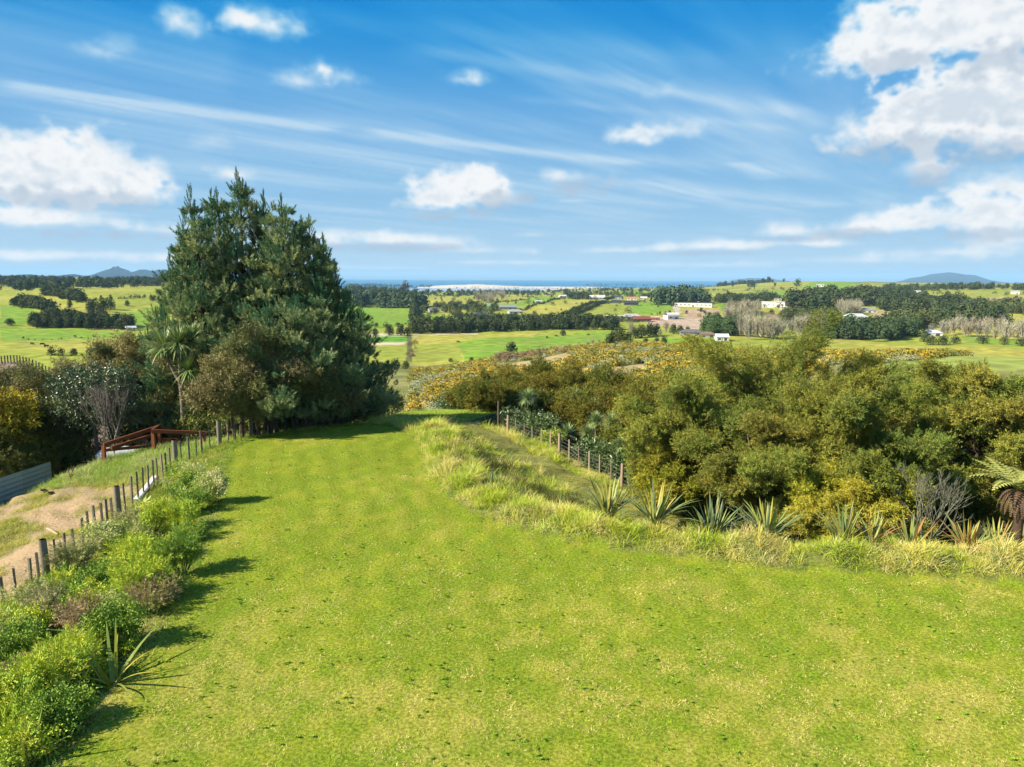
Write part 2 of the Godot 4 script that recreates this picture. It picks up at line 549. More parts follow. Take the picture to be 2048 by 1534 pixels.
func edge_x(a: Array, z: float) -> float:
	if z >= a[0][0]:
		return a[0][1]
	for i in range(1, a.size()):
		if z > a[i][0]:
			return lerpf(a[i][1], a[i - 1][1], (z - a[i][0]) / (a[i - 1][0] - a[i][0]))
	return a[a.size() - 1][1]

# signed distance to a polyline: positive on its outer (right-hand or far) side; and x of the nearest point
func off_line(l: Array, x: float, z: float) -> Vector2:
	var p := Vector2(x, z)
	var best := 1e9
	var s := 1.0
	var bx := 0.0
	for i in l.size() - 1:
		var a: Vector2 = l[i]
		var b: Vector2 = l[i + 1]
		var ab := b - a
		var t := clampf((p - a).dot(ab) / ab.length_squared(), 0.0, 1.0)
		var q := a + ab * t
		var d := p.distance_squared_to(q)
		if d < best - 1e-9:
			best = d
			s = 1.0 if ab.cross(p - a) < 0.0 else -1.0
			bx = q.x
	return Vector2(sqrt(best) * s, bx)

func prepare_table():
	for p in PROFILES:
		table_az.append(atan((p[0] - 1024.0) / 1433.0))
		var pts: Array = p[1]
		var row := PackedFloat64Array()
		for i in STEPS + 1:
			var ln := LN0 + (LN1 - LN0) * i / STEPS
			var j := 0
			while j + 3 < pts.size() - 1 and log(pts[j + 2]) < ln:
				j += 2
			var l0 := log(pts[j])
			var l1 := log(pts[j + 2])
			var pre: float = pts[maxi(j - 1, 1)]
			var post: float = pts[mini(j + 5, pts.size() - 1)]
			var f := clampf((ln - l0) / (l1 - l0), 0.0, 1.0)
			row.append(cubic_interpolate(pts[j + 1], pts[j + 3], lerpf(pts[j + 1], pre, 0.7), lerpf(pts[j + 3], post, 0.7), f))
		table.append(row)

func far_height(x: float, z: float, d: float) -> float:
	var az := atan2(x, -z)
	var k := table_az.size() - 1
	var i := 0
	while i < k - 1 and az > table_az[i + 1]:
		i += 1
	var f := clampf((az - table_az[i]) / (table_az[i + 1] - table_az[i]), 0.0, 1.0)
	f = f * f * (3.0 - 2.0 * f)
	var s := clampf((log(d) - LN0) / (LN1 - LN0), 0.0, 0.9999) * STEPS
	var j := int(s)
	s -= j
	var h := lerpf(lerpf(table[i][j], table[i][j + 1], s), lerpf(table[i + 1][j], table[i + 1][j + 1], s), f)
	var amp := sm(90.0, 260.0, d)
	h += amp * (n1.get_noise_2d(x / 95.0, z / 95.0) * 1.1 + n1.get_noise_2d(x / 38.0 + 50.0, z / 38.0) * 0.35)
	h += sm(400.0, 900.0, d) * n1.get_noise_2d(x / 240.0 + 9.0, z / 240.0) * 2.6
	h += sm(1500.0, 2600.0, d) * n1.get_noise_2d(x / 600.0 + 90.0, z / 600.0) * 4.0 * (1.0 - sm(3000.0, 4500.0, d))
	# sand dunes beside the estuary
	if d > 4500.0 and d < 8500.0:
		var u := 1024.0 + tan(az) * 1433.0
		var bump := sm(830.0, 935.0, u) * (1.0 - sm(960.0, 1060.0, u)) * 15.0 + sm(820.0, 900.0, u) * (1.0 - sm(1180.0, 1260.0, u)) * 9.0
		h = maxf(h, -88.0 + bump * sm(5900.0, 6250.0, d) * (1.0 - sm(6500.0, 6900.0, d)) * (1.0 + n2.get_noise_2d(x / 160.0, z / 160.0) * 0.25) + 3.0 * sm(5700, 5900, d) * (1 - sm(6700, 6900, d)) * sm(820.0, 840.0, u))
	return h

func near_height(x: float, z: float) -> float:
	var h := pairs(CREST, z)
	var dl := edge_x(LAWN_LEFT, z) - x
	if dl > 0.0:
		var wide := edge_x(LAWN_LEFT, z) - edge_x(FENCE_LEFT, z)
		var drop := 0.17 * minf(dl, wide)
		if dl > wide:
			var e := dl - wide
			var brow := lerpf(7.0, 5.2, sm(-28.0, -35.0, z))
			var gentle := 0.12 * minf(e, brow) + 0.55 * clampf(e - brow, 0.0, 4.5) + 0.14 * clampf(e - brow - 4.5, 0.0, 30.0)
			var steep := 0.36 * minf(e, 9.0) + 0.14 * clampf(e - 9.0, 0.0, 30.0)
			drop += lerpf(gentle, steep, sm(-37.0, -40.5, z))
		h -= drop
		h += n2.get_noise_2d(x * 0.35, z * 0.35) * 0.22 * sm(0.5, 4.0, dl)
		return maxf(h, -10.5)
	var s := off_line(SLOPE_RIGHT, x, z)
	if s.x > 0.0:
		var m := sm(3.0, 7.5, s.y) * sm(-32.0, -26.0, z)
		h += lerpf(pairs(FALL_MID, s.x), pairs(FALL_END, s.x), m)
		h += n2.get_noise_2d(x * 0.3, z * 0.3) * 0.25 * sm(1.0, 5.0, s.x)
		# heaped runners of the tall grass along the lawn
		var l := off_line(LAWN_RIGHT, x, z).x
		h += 0.32 * sm(0.0, 0.7, l) * (1.0 - sm(1.2, 3.4, l)) * (1.0 + n1.get_noise_2d(x * 0.6, z * 0.6) * 0.8)
	h += n1.get_noise_2d(x * 0.12, z * 0.12) * 0.07
	return h

func height(x: float, z: float) -> float:
	var d := sqrt(x * x + z * z)
	if d > 105.0 or (z > 12.0 and d > 60.0):
		return far_height(x, z, d)
	var h := near_height(x, z)
	if d > 56.0:
		h = lerpf(h, far_height(x, z, d), sm(56.0, 105.0, d))
	return h

# true inside the mown lawn
func on_lawn(x: float, z: float) -> bool:
	if x < edge_x(LAWN_LEFT, z):
		return false
	if z < -41.3:
		return x < edge_x([[-41, -6.0], [-43, -3.0], [-46, -3.2], [-52, -1.5], [-62, 0.6], [-80, 2]], z) and z > -64.0
	return off_line(LAWN_RIGHT, x, z).x < 0.0

func near_line(l: Array, x: float, z: float) -> float:
	return absf(off_line(l, x, z).x)

# ---- ground sheet -----------------------------------------------------------------------------

var fields := []     # [polygon in x and z, its bounds, colour, how dry]

func field(px: Array, col: Color, rough := 0.12) -> void:
	var poly := PackedVector2Array()
	var lo := Vector2(1e9, 1e9)
	var hi := -lo
	for p in px:
		var g := ground_at(p[0], p[1])
		var q := Vector2(g.x, g.z)
		poly.append(q)
		lo = lo.min(q)
		hi = hi.max(q)
	fields.append([poly, Rect2(lo, hi - lo), col, rough])

const BRIGHT := Color(0.180, 0.310, 0.032)
const PASTURE := Color(0.265, 0.315, 0.045)
const DRYISH := Color(0.360, 0.350, 0.065)
const STRAW := Color(0.380, 0.310, 0.150)
const SANDY := Color(0.560, 0.470, 0.340)
const EARTH := Color(0.300, 0.210, 0.140)
const SCRUB := Color(0.110, 0.130, 0.045)
const BARE := Color(0.340, 0.285, 0.205)

func build_ground():
	prepare_table()
	# paddocks, tracks and yards, outlined on the photograph and laid on the land
	field([[0, 655], [120, 658], [270, 664], [262, 671], [160, 678], [50, 684], [0, 684]], BRIGHT)
	field([[0, 610], [40, 612], [95, 629], [60, 648], [20, 652], [0, 650]], BRIGHT)
	field([[210, 632], [330, 608], [345, 622], [330, 660], [272, 655]], BRIGHT)
	field([[170, 600], [330, 578], [340, 605], [230, 625], [190, 610]], PASTURE)
	field([[690, 614], [760, 614], [822, 621], [822, 652], [740, 657], [690, 650]], BRIGHT)
	field([[680, 674], [760, 672], [820, 672], [819, 686], [740, 689], [690, 690]], Color(0.10, 0.27, 0.03))
	field([[738, 685], [817, 684], [816, 689], [738, 691]], SANDY)
	field([[680, 666], [820, 669], [960, 666], [961, 668], [820, 672], [680, 672]], SANDY)
	field([[680, 690], [815, 690], [815, 722], [690, 722]], PASTURE)
	field([[826, 672], [1000, 668], [1080, 663], [1060, 676], [930, 684], [826, 690]], DRYISH)
	field([[918, 684], [1040, 674], [1180, 664], [1225, 666], [1215, 684], [1100, 694], [1010, 712], [930, 722]], BRIGHT)
	field([[826, 690], [917, 685], [925, 722], [830, 723]], PASTURE)
	field([[815, 669], [823, 669], [824, 724], [812, 724]], SCRUB)
	field([[838, 628], [930, 634], [1030, 640], [1010, 645], [840, 641]], BRIGHT)
	field([[830, 600], [950, 598], [945, 606], [850, 606]], DRYISH)
	field([[820, 585], [950, 586], [945, 592], [830, 592]], PASTURE)
	field([[990, 612], [1080, 592], [1120, 594], [1090, 606], [1035, 613]], BRIGHT)
	field([[1030, 624], [1090, 612], [1160, 616], [1120, 634], [1050, 637]], DRYISH)
	field([[1070, 590], [1095, 577], [1130, 590]], PASTURE)
	field([[1208, 591], [1260, 580], [1305, 592]], BRIGHT)
	field([[1155, 634], [1225, 605], [1300, 600], [1350, 615], [1345, 628], [1250, 630], [1200, 634]], PASTURE)
	field([[1262, 602], [1340, 608], [1348, 620], [1300, 630], [1262, 625]], BRIGHT)
	field([[1130, 645], [1200, 636], [1300, 641], [1290, 650], [1160, 650]], DRYISH)
	field([[1285, 638], [1330, 634], [1420, 640], [1440, 652], [1380, 660], [1300, 650]], Color(0.44, 0.345, 0.27))
	field([[1302, 595], [1308, 595], [1358, 612], [1362, 624], [1345, 637], [1330, 637], [1350, 622], [1346, 613]], Color(0.48, 0.42, 0.35))
	field([[1365, 616], [1440, 618], [1440, 640], [1370, 636]], Color(0.42, 0.31, 0.21))
	field([[1330, 676], [1430, 677], [1440, 690], [1300, 694]], BRIGHT)
	field([[1240, 640], [1380, 666], [1330, 676], [1240, 690]], PASTURE)
	field([[1435, 605], [1560, 606], [1560, 612], [1440, 618]], BRIGHT)
	field([[1525, 626], [1570, 628], [1560, 637], [1528, 637]], EARTH)
	field([[1490, 625], [1520, 622], [1545, 640], [1490, 642]], BRIGHT)
	field([[1560, 614], [1578, 612], [1590, 628], [1560, 628]], SANDY)
	field([[1620, 640], [1680, 616], [1720, 625], [1700, 640]], BRIGHT)
	field([[1430, 592], [1560, 582], [1720, 574], [1700, 590], [1450, 596]], BRIGHT)
	field([[1590, 575], [1640, 564], [1720, 567], [1700, 578]], BRIGHT)
	field([[1740, 622], [1850, 622], [1900, 640], [1750, 650]], STRAW)
	field([[1750, 601], [1820, 596], [1815, 608], [1770, 608]], BRIGHT)
	field([[1860, 594], [2048, 576], [2048, 590], [1910, 602]], PASTURE)
	field([[1905, 596], [2048, 592], [2048, 598], [1940, 610]], STRAW)
	field([[1960, 608], [2048, 598], [2048, 606]], BRIGHT)
	field([[1960, 622], [2048, 632], [2048, 640], [1980, 636]], DRYISH)
	field([[1920, 672], [2048, 682], [2048, 690], [1930, 684]], BRIGHT)
	field([[1700, 735], [1760, 727], [1870, 717], [2060, 707], [2060, 740], [1900, 750], [1720, 756]], Color(0.27, 0.33, 0.075))
	field([[990, 726], [1130, 706], [1160, 716], [1080, 736], [990, 738]], STRAW)
	field([[1190, 742], [1290, 726], [1320, 735], [1230, 760]], STRAW)
	field([[88, 553], [335, 552], [335, 563], [220, 561], [90, 557]], PASTURE)
	var azs := PackedFloat64Array()
	var a := -180.0
	while a < 180.0:
		azs.append(a)
		var o := absf(a + 0.001)
		a += 0.135 if (a >= -40.0 and a < 40.0) else (2.5 if o > 50.0 else 1.0)
	azs.append(180.0)
	var rows := PackedFloat64Array()
	var d := 1.5
	while d < 9000.0:
		rows.append(d)
		d *= 1.022 if d > 8.0 else 1.08
	rows.append(9000.0)
	var nc := azs.size()
	var nr := rows.size()
	var v := PackedVector3Array()
	var c := PackedColorArray()
	var kind := PackedByteArray()
	v.resize(nc * nr); c.resize(nc * nr); kind.resize(nc * nr)
	for j in nr:
		for i in nc:
			var az := deg_to_rad(azs[i])
			var x := sin(az) * rows[j]
			var z := -cos(az) * rows[j]
			var p := on_ground(x, z)
			v[j * nc + i] = p
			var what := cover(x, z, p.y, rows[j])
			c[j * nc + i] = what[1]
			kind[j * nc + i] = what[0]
	var nrm := PackedVector3Array()
	nrm.resize(nc * nr)
	for j in nr:
		for i in nc:
			var l := v[j * nc + maxi(i - 1, 0)]
			var r := v[j * nc + mini(i + 1, nc - 1)]
			var f := v[mini(j + 1, nr - 1) * nc + i]
			var b := v[maxi(j - 1, 0) * nc + i]
			var nn := (r - l).cross(f - b)
			nrm[j * nc + i] = (nn if nn.y > 0.0 else -nn).normalized()
	var names := ["lawn", "bank", "hillside", "farmland", "dunes"]
	for m in names.size():
		var remap := PackedInt32Array()
		remap.resize(nc * nr)
		remap.fill(-1)
		var b := Builder.new()
		for j in nr - 1:
			for i in nc - 1:
				if kind[j * nc + i] != m:
					continue
				var q := [j * nc + i, j * nc + i + 1, (j + 1) * nc + i + 1, (j + 1) * nc + i]
				for t in q:
					if remap[t] < 0:
						remap[t] = b.v.size()
						b.v.append(v[t]); b.n.append(nrm[t]); b.c.append(c[t])
				for t in [0, 2, 1, 0, 3, 2]:
					b.idx.append(remap[q[t]])
		if b.v.size():
			structure(names[m], b.mesh(), M.turf if m < 2 else M.land)

func cover(x: float, z: float, y: float, d: float) -> Array:
	var g := n2.get_noise_2d(x * 0.045, z * 0.045)
	var e := n2.get_noise_2d(x * 0.4 + 7.0, z * 0.4)
	if d < 70.0 and on_lawn(x, z):
		return [0, lawn_colour(x, z).lerp(Color(0.20, 0.20, 0.03), 0.4)]
	if d < 95.0:
		var col := Color(0.20, 0.21, 0.07).lerp(Color(0.13, 0.17, 0.04), sm(-0.4, 0.4, e))
		var fx := edge_x(FENCE_LEFT, z)
		if x < fx + 0.3:
			# bare clay on the bank below the fence
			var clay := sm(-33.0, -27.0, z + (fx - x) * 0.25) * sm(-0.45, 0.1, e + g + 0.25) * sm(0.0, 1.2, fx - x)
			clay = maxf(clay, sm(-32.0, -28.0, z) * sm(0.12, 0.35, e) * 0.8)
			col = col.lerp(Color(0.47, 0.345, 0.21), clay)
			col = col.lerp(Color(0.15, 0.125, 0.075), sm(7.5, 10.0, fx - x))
		elif near_line(PATH, x, z) < 1.1:
			col = Color(0.22, 0.25, 0.065).lerp(Color(0.30, 0.27, 0.10), sm(-0.3, 0.5, e))
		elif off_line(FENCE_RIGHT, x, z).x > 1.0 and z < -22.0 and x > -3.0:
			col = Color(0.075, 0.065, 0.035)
		return [1, col]
	if d < 290.0:
		var col := Color(0.24, 0.24, 0.085).lerp(Color(0.15, 0.17, 0.05), sm(-0.3, 0.4, g))
		for f in fields:
			if f[1].has_point(Vector2(x, z)) and Geometry2D.is_point_in_polygon(Vector2(x, z), f[0]):
				col = tint(f[2], 1.0 + f[3] * (e + g))
		var az := 1024.0 + tan(clampf(atan2(x, -z), -1.2, 1.2)) * 1433.0
		if az < 200.0 and d < 175.0 and z < 0.0:
			var brown := n2.get_noise_2d(x * 0.25, z * 0.9)
			col = Color(0.16, 0.115, 0.085).lerp(Color(0.33, 0.255, 0.19), sm(-0.25, 0.35, brown))
		return [2, col]
	if y < SEA + 3.0 or (d > 5600.0 and d < 6950.0 and x > -900.0 and x < 1000.0):
		return [4, Color(0.60, 0.54, 0.43)]
	var col := PASTURE.lerp(DRYISH, sm(-0.25, 0.4, n2.get_noise_2d(x * 0.006, z * 0.006)))
	col = col.lerp(SCRUB, 0.8 * sm(1300.0, 2600.0, d) * sm(0.05, 0.3, n2.get_noise_2d(x * 0.002 + 4.0, z * 0.004)))
	for f in fields:
		if f[1].has_point(Vector2(x, z)) and Geometry2D.is_point_in_polygon(Vector2(x, z), f[0]):
			col = f[2]
	var mottle := n2.get_noise_2d(x * 0.012, z * 0.03)
	col = col.lerp(Color(0.26, 0.25, 0.07), 0.45 * sm(0.1, 0.5, mottle))
	return [3, tint(col, 1.0 + 0.10 * n2.get_noise_2d(x * 0.03, z * 0.05))]

# mown kikuyu: green, with drier, paler patches and mower stripes
func lawn_colour(x: float, z: float) -> Color:
	var g := n2.get_noise_2d(x * 0.16, z * 0.16)
	var e := n2.get_noise_2d(x * 0.9 + 30.0, z * 0.9)
	var f := n2.get_noise_2d(x * 2.6, z * 2.6 + 12.0)
	var col := Color(0.222, 0.342, 0.020).lerp(Color(0.325, 0.405, 0.030), sm(-0.35, 0.35, e + g * 0.6))
	col = col.lerp(Color(0.178, 0.325, 0.018), 0.5 * sm(0.05, 0.4, n2.get_noise_2d(x * 0.3 + 80.0, z * 0.3)))
	var dry := 0.6 * sm(0.10, 0.85, g * 0.6 + e * 0.5 + f * 0.35 + 0.26 * sm(-24.0, -11.0, z))
	col = col.lerp(Color(0.60, 0.50, 0.15), dry * 0.8)
	var band := sin((x - edge_x(LAWN_LEFT, z)) * 5.2 + g * 2.0) * 0.085 * sm(-12.0, -22.0, z)
	return tint(col, 1.0 + f * 0.12 + band)

# ---- materials --------------------------------------------------------------------------------

func grain(frequency: float, lo: float, hi: float, s: int, size := 512, kind := FastNoiseLite.TYPE_SIMPLEX_SMOOTH) -> NoiseTexture2D:
	var n := FastNoiseLite.new()
	n.seed = s
	n.noise_type = kind
	n.frequency = frequency
	n.fractal_type = FastNoiseLite.FRACTAL_FBM
	n.fractal_octaves = 4
	var t := NoiseTexture2D.new()
	t.width = size
	t.height = size
	t.seamless = true
	t.noise = n
	var g := Gradient.new()
	g.set_color(0, Color(lo, lo, lo))
	g.set_color(1, Color(hi, hi, hi))
	t.color_ramp = g
	return t

func matte(called: String, rough: float, spec := 0.35) -> StandardMaterial3D:
	var m := StandardMaterial3D.new()
	m.resource_name = called
	m.vertex_color_use_as_albedo = true
	m.roughness = rough
	m.metallic_specular = spec
	M[called] = m
	return m

func leafy(called: String, rough: float, spec: float, through: float) -> StandardMaterial3D:
	var m := matte(called, rough, spec)
	m.cull_mode = BaseMaterial3D.CULL_DISABLED
	if through > 0.0:
		m.backlight_enabled = true
		m.backlight = Color(through, through, through * 0.7).linear_to_srgb()
	return m

func grained(m: StandardMaterial3D, t: Texture2D, period: float, relief := 0.0) -> void:
	m.albedo_texture = t
	m.uv1_triplanar = true
	m.uv1_world_triplanar = true
	m.uv1_scale = Vector3.ONE / period
	if relief > 0.0:
		m.heightmap_enabled = true
		m.heightmap_texture = t
		m.heightmap_scale = relief

func setup_materials():
	var g1 := grain(0.02, 0.78, 1.0, 3)
	var g2 := grain(0.03, 0.55, 1.0, 4)
	var g3 := grain(0.012, 0.7, 1.0, 9)
	grained(matte("turf", 0.95, 0.2), g2, 1.6, 1.5)
	grained(matte("land", 0.95, 0.2), g3, 60.0, 40.0)
	grained(matte("bark", 0.95, 0.2), g2, 0.5, 1.0)
	grained(matte("timber", 0.9, 0.2), g2, 0.35, 0.4)
	grained(matte("painted", 0.8, 0.3), g1, 1.5)
	grained(matte("iron", 0.6, 0.4), g1, 1.2)
	matte("wire", 0.5, 0.5).metallic = 0.7
	matte("pale_tape", 0.6, 0.4)
	leafy("blade", 0.85, 0.12, 0.45)
	leafy("needle", 0.75, 0.2, 0.2)
	leafy("leaf", 0.65, 0.28, 0.3)
	leafy("gloss", 0.4, 0.5, 0.15)
	leafy("sword", 0.45, 0.45, 0.25)
	leafy("far_leaf", 0.85, 0.2, 0.1)
	grained(matte("wall", 0.85, 0.3), g1, 3.0)
	grained(matte("roof", 0.7, 0.35), g1, 2.0)
	matte("pane", 0.15, 0.6)
	matte("hide", 0.8, 0.3)
	grained(matte("rock", 1.0, 0.15), g3, 900.0)
	var w := StandardMaterial3D.new()
	w.resource_name = "water"
	w.albedo_color = Color(0.006, 0.105, 0.215).linear_to_srgb()
	w.roughness = 0.35
	w.metallic_specular = 0.2
	w.normal_enabled = true
	var nt := grain(0.02, 0.0, 1.0, 31)
	nt.as_normal_map = true
	nt.color_ramp = null
	nt.bump_strength = 6.0
	w.normal_texture = nt
	w.uv1_triplanar = true
	w.uv1_world_triplanar = true
	w.uv1_scale = Vector3.ONE / 400.0
	M["water"] = w
	var calm: StandardMaterial3D = w.duplicate()
	calm.resource_name = "calm_water"
	calm.albedo_color = Color(0.10, 0.16, 0.20).linear_to_srgb()
	calm.roughness = 0.12
	calm.metallic_specular = 0.5
	calm.normal_scale = 0.25
	M["calm"] = calm

# ---- sea, estuary and the far ranges -----------------------------------------------------------

func build_water_and_hills():
	var b := Builder.new()
	var ring := [300.0, 3000.0, 9000.0, 15000.0, 22000.0]
	for j in ring.size() - 1:
		for i in 72:
			var a0 := TAU * i / 72.0
			var a1 := TAU * (i + 1) / 72.0
			var p := []
			for q in [[ring[j], a0], [ring[j], a1], [ring[j + 1], a1], [ring[j + 1], a0]]:
				p.append(Vector3(sin(q[1]) * q[0], SEA, -cos(q[1]) * q[0]))
			b.quad(p[0], p[1], p[2], p[3], Color.WHITE)
	structure("sea", b.mesh(), M.water)
	# the sheltered estuary lies smooth and mirrors the sky
	b = Builder.new()
	for i in 24:
		var e := []
		for q in [[i, 3600.0], [i + 1, 3600.0], [i + 1, 5850.0], [i, 5850.0]]:
			var a := atan((lerpf(700.0, 1120.0, q[0] / 24.0) - 1024.0) / 1433.0)
			e.append(Vector3(sin(a) * q[1], SEA + 0.5, -cos(a) * q[1]))
		b.quad(e[0], e[1], e[2], e[3], Color.WHITE)
	structure("estuary_water", b.mesh(), M.calm)
	# a twin-peaked range along the coast, and islands out at sea, by their skylines: column and row of the photograph
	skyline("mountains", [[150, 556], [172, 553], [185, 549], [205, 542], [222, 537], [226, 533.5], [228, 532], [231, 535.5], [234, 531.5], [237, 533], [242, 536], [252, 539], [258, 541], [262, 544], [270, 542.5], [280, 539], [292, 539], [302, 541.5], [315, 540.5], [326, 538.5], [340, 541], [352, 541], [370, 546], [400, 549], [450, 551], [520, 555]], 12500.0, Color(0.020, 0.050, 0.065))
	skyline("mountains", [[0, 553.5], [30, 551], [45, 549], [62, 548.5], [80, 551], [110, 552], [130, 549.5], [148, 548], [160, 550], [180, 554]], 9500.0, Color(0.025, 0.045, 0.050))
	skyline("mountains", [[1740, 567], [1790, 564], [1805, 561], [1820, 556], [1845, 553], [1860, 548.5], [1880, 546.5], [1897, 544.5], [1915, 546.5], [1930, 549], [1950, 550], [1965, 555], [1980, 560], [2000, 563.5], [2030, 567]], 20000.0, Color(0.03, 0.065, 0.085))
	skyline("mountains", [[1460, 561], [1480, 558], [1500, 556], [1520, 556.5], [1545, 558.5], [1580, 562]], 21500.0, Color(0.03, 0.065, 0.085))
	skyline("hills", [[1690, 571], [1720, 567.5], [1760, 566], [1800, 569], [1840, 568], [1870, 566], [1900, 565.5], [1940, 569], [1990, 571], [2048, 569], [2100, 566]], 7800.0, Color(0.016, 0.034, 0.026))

# a range of hills with spurs running down towards us from its skyline
func skyline(called: String, line: Array, dist: float, col: Color) -> void:
	var b := Builder.new()
	var cols := 220
	var deep := 14
	var depth := dist * 0.16
	var u0: float = line[0][0]
	var u1: float = line[line.size() - 1][0]
	for j in deep * 2 + 1:
		for i in cols + 1:
			var u := lerpf(u0, u1, float(i) / cols)
			var k := 0
			while k < line.size() - 2 and u > line[k + 1][0]:
				k += 1
			var vv := lerpf(line[k][1], line[k + 1][1], clampf((u - line[k][0]) / (line[k + 1][0] - line[k][0]), 0, 1))
			var d := look(u, vv)
			var flat := Vector2(d.x, d.z)
			var s := float(j) / deep - 1.0            # -1 near foot, 0 crest, 1 far foot
			var dd := dist + s * depth
			var top := EYE.y + d.y * dist / flat.length()
			var spur := n3.get_noise_2d(u * 0.035, s * 2.0 + dist) * 0.35
			var f := clampf(1.0 - absf(s) * (1.0 + spur * (1.0 - absf(s)) * sign(absf(s))), 0.0, 1.0)
			f = pow(f, 1.25) if j != deep else 1.0
			var y := lerpf(SEA - 6.0, top, f)
			var q := flat.normalized() * dd
			b.v.append(Vector3(q.x, y, q.y))
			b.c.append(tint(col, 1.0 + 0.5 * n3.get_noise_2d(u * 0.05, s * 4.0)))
			b.n.append(Vector3.UP)
	var w := cols + 1
	for j in deep * 2 + 1:
		for i in w:
			var e := b.v[j * w + mini(i + 1, cols)] - b.v[j * w + maxi(i - 1, 0)]
			var f := b.v[mini(j + 1, deep * 2) * w + i] - b.v[maxi(j - 1, 0) * w + i]
			var nn := e.cross(f)
			b.n[j * w + i] = (nn if nn.y > 0 else -nn).normalized()
	for j in deep * 2:
		for i in cols:
			var p := j * w + i
			for t in [p, p + 1, p + w + 1, p, p + w + 1, p + w]:
				b.idx.append(t)
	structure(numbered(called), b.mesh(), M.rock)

# ---- leaf clumps ------------------------------------------------------------------------------

var K := {}

func side_of(d: Vector3) -> Vector3:
	var s := d.cross(rdir())
	return s.normalized() if s.length() > 0.05 else Vector3.RIGHT

# a shoot along y with needles or leaflets round it
func shoot(count: int, length: float, leaf: float, width: float, spread: float, forward: float, curl := 0.0) -> ArrayMesh:
	var b := Builder.new()
	for i in count:
		var t := pow(R(0.0, 1.0), 0.8)
		var a := R(0, TAU)
		var out := Vector3(cos(a), 0, sin(a))
		var d := (out * spread * (1.0 - 0.6 * t) + Vector3.UP * forward + rdir() * 0.25).normalized()
		var s := side_of(d)
		var base := Vector3(0, t * length, 0) + out * 0.01
		b.blade(base, d, s, leaf * R(0.7, 1.15), width, curl, 1, vary(Color.WHITE, 0.12), Color.WHITE)
	return b.mesh()

# a flat, branching spray along y: side twigs in a fan, leaflets along each
func spray(twigs: int, per: int, length: float, reach: float, leaf: float, width: float, flat: float, tip: Color) -> ArrayMesh:
	var b := Builder.new()
	for i in twigs:
		var t := (i + R(0.2, 0.9)) / twigs
		var s := 1.0 if i % 2 else -1.0
		var d := Vector3(s * R(0.5, 0.9), R(0.5, 0.9), R(-flat, flat)).normalized()
		var base := Vector3(0, t * length * 0.8, 0)
		var l := reach * (1.15 - 0.7 * t) * R(0.7, 1.1)
		for k in per:
			var f := (k + R(0.2, 1.0)) / per
			var p := base + d * l * f + rdir() * 0.015
			var ld := (d * R(0.4, 1.0) + rdir() * 0.75).normalized()
			b.leaf(p, ld, side_of(ld), leaf * R(0.7, 1.2), width * R(0.8, 1.2), vary(Color.WHITE.lerp(tip, 1.0 if f > 0.72 and R(0, 1) < 0.7 else 0.0), 0.12))
		b.tri(base + Vector3(0, 0, 0.006), base - Vector3(0, 0, 0.006), base + d * l, Color(0.75, 0.62, 0.5))
	return b.mesh()

# a whorl of broad leaves round a short twig
func whorl(count: int, length: float, leaf: float, width: float) -> ArrayMesh:
	var b := Builder.new()
	for i in count:
		var t := R(0.0, 1.0)
		var d := (rdir() + Vector3.UP * 0.45).normalized()
		var base := Vector3(R(-0.02, 0.02), t * length, R(-0.02, 0.02)) + d * R(0.0, length * 0.35)
		b.leaf(base, d, side_of(d), leaf * R(0.7, 1.2), width * R(0.8, 1.2), vary(Color.WHITE, 0.14))
	return b.mesh()

func tuft(count: int, spread: float, length: float, width: float, lean: float, bend: float, segs: int) -> ArrayMesh:
	var b := Builder.new()
	for i in count:
		var a := R(0, TAU)
		var out := Vector3(cos(a), 0, sin(a))
		var base := out * sqrt(R(0, 1)) * spread
		var d := (Vector3.UP + Vector3(R(-1, 1), 0, R(-1, 1)) * lean + out * lean * 0.5).normalized()
		b.blade(base, d, Vector3(-sin(a + R(-1, 1)), 0, cos(a + R(-1, 1))).normalized(), length * R(0.55, 1.2), width * R(0.7, 1.2), bend * R(0.5, 1.3), segs, vary(Color.WHITE, 0.16), vary(Color.WHITE, 0.16))
	return b.mesh()

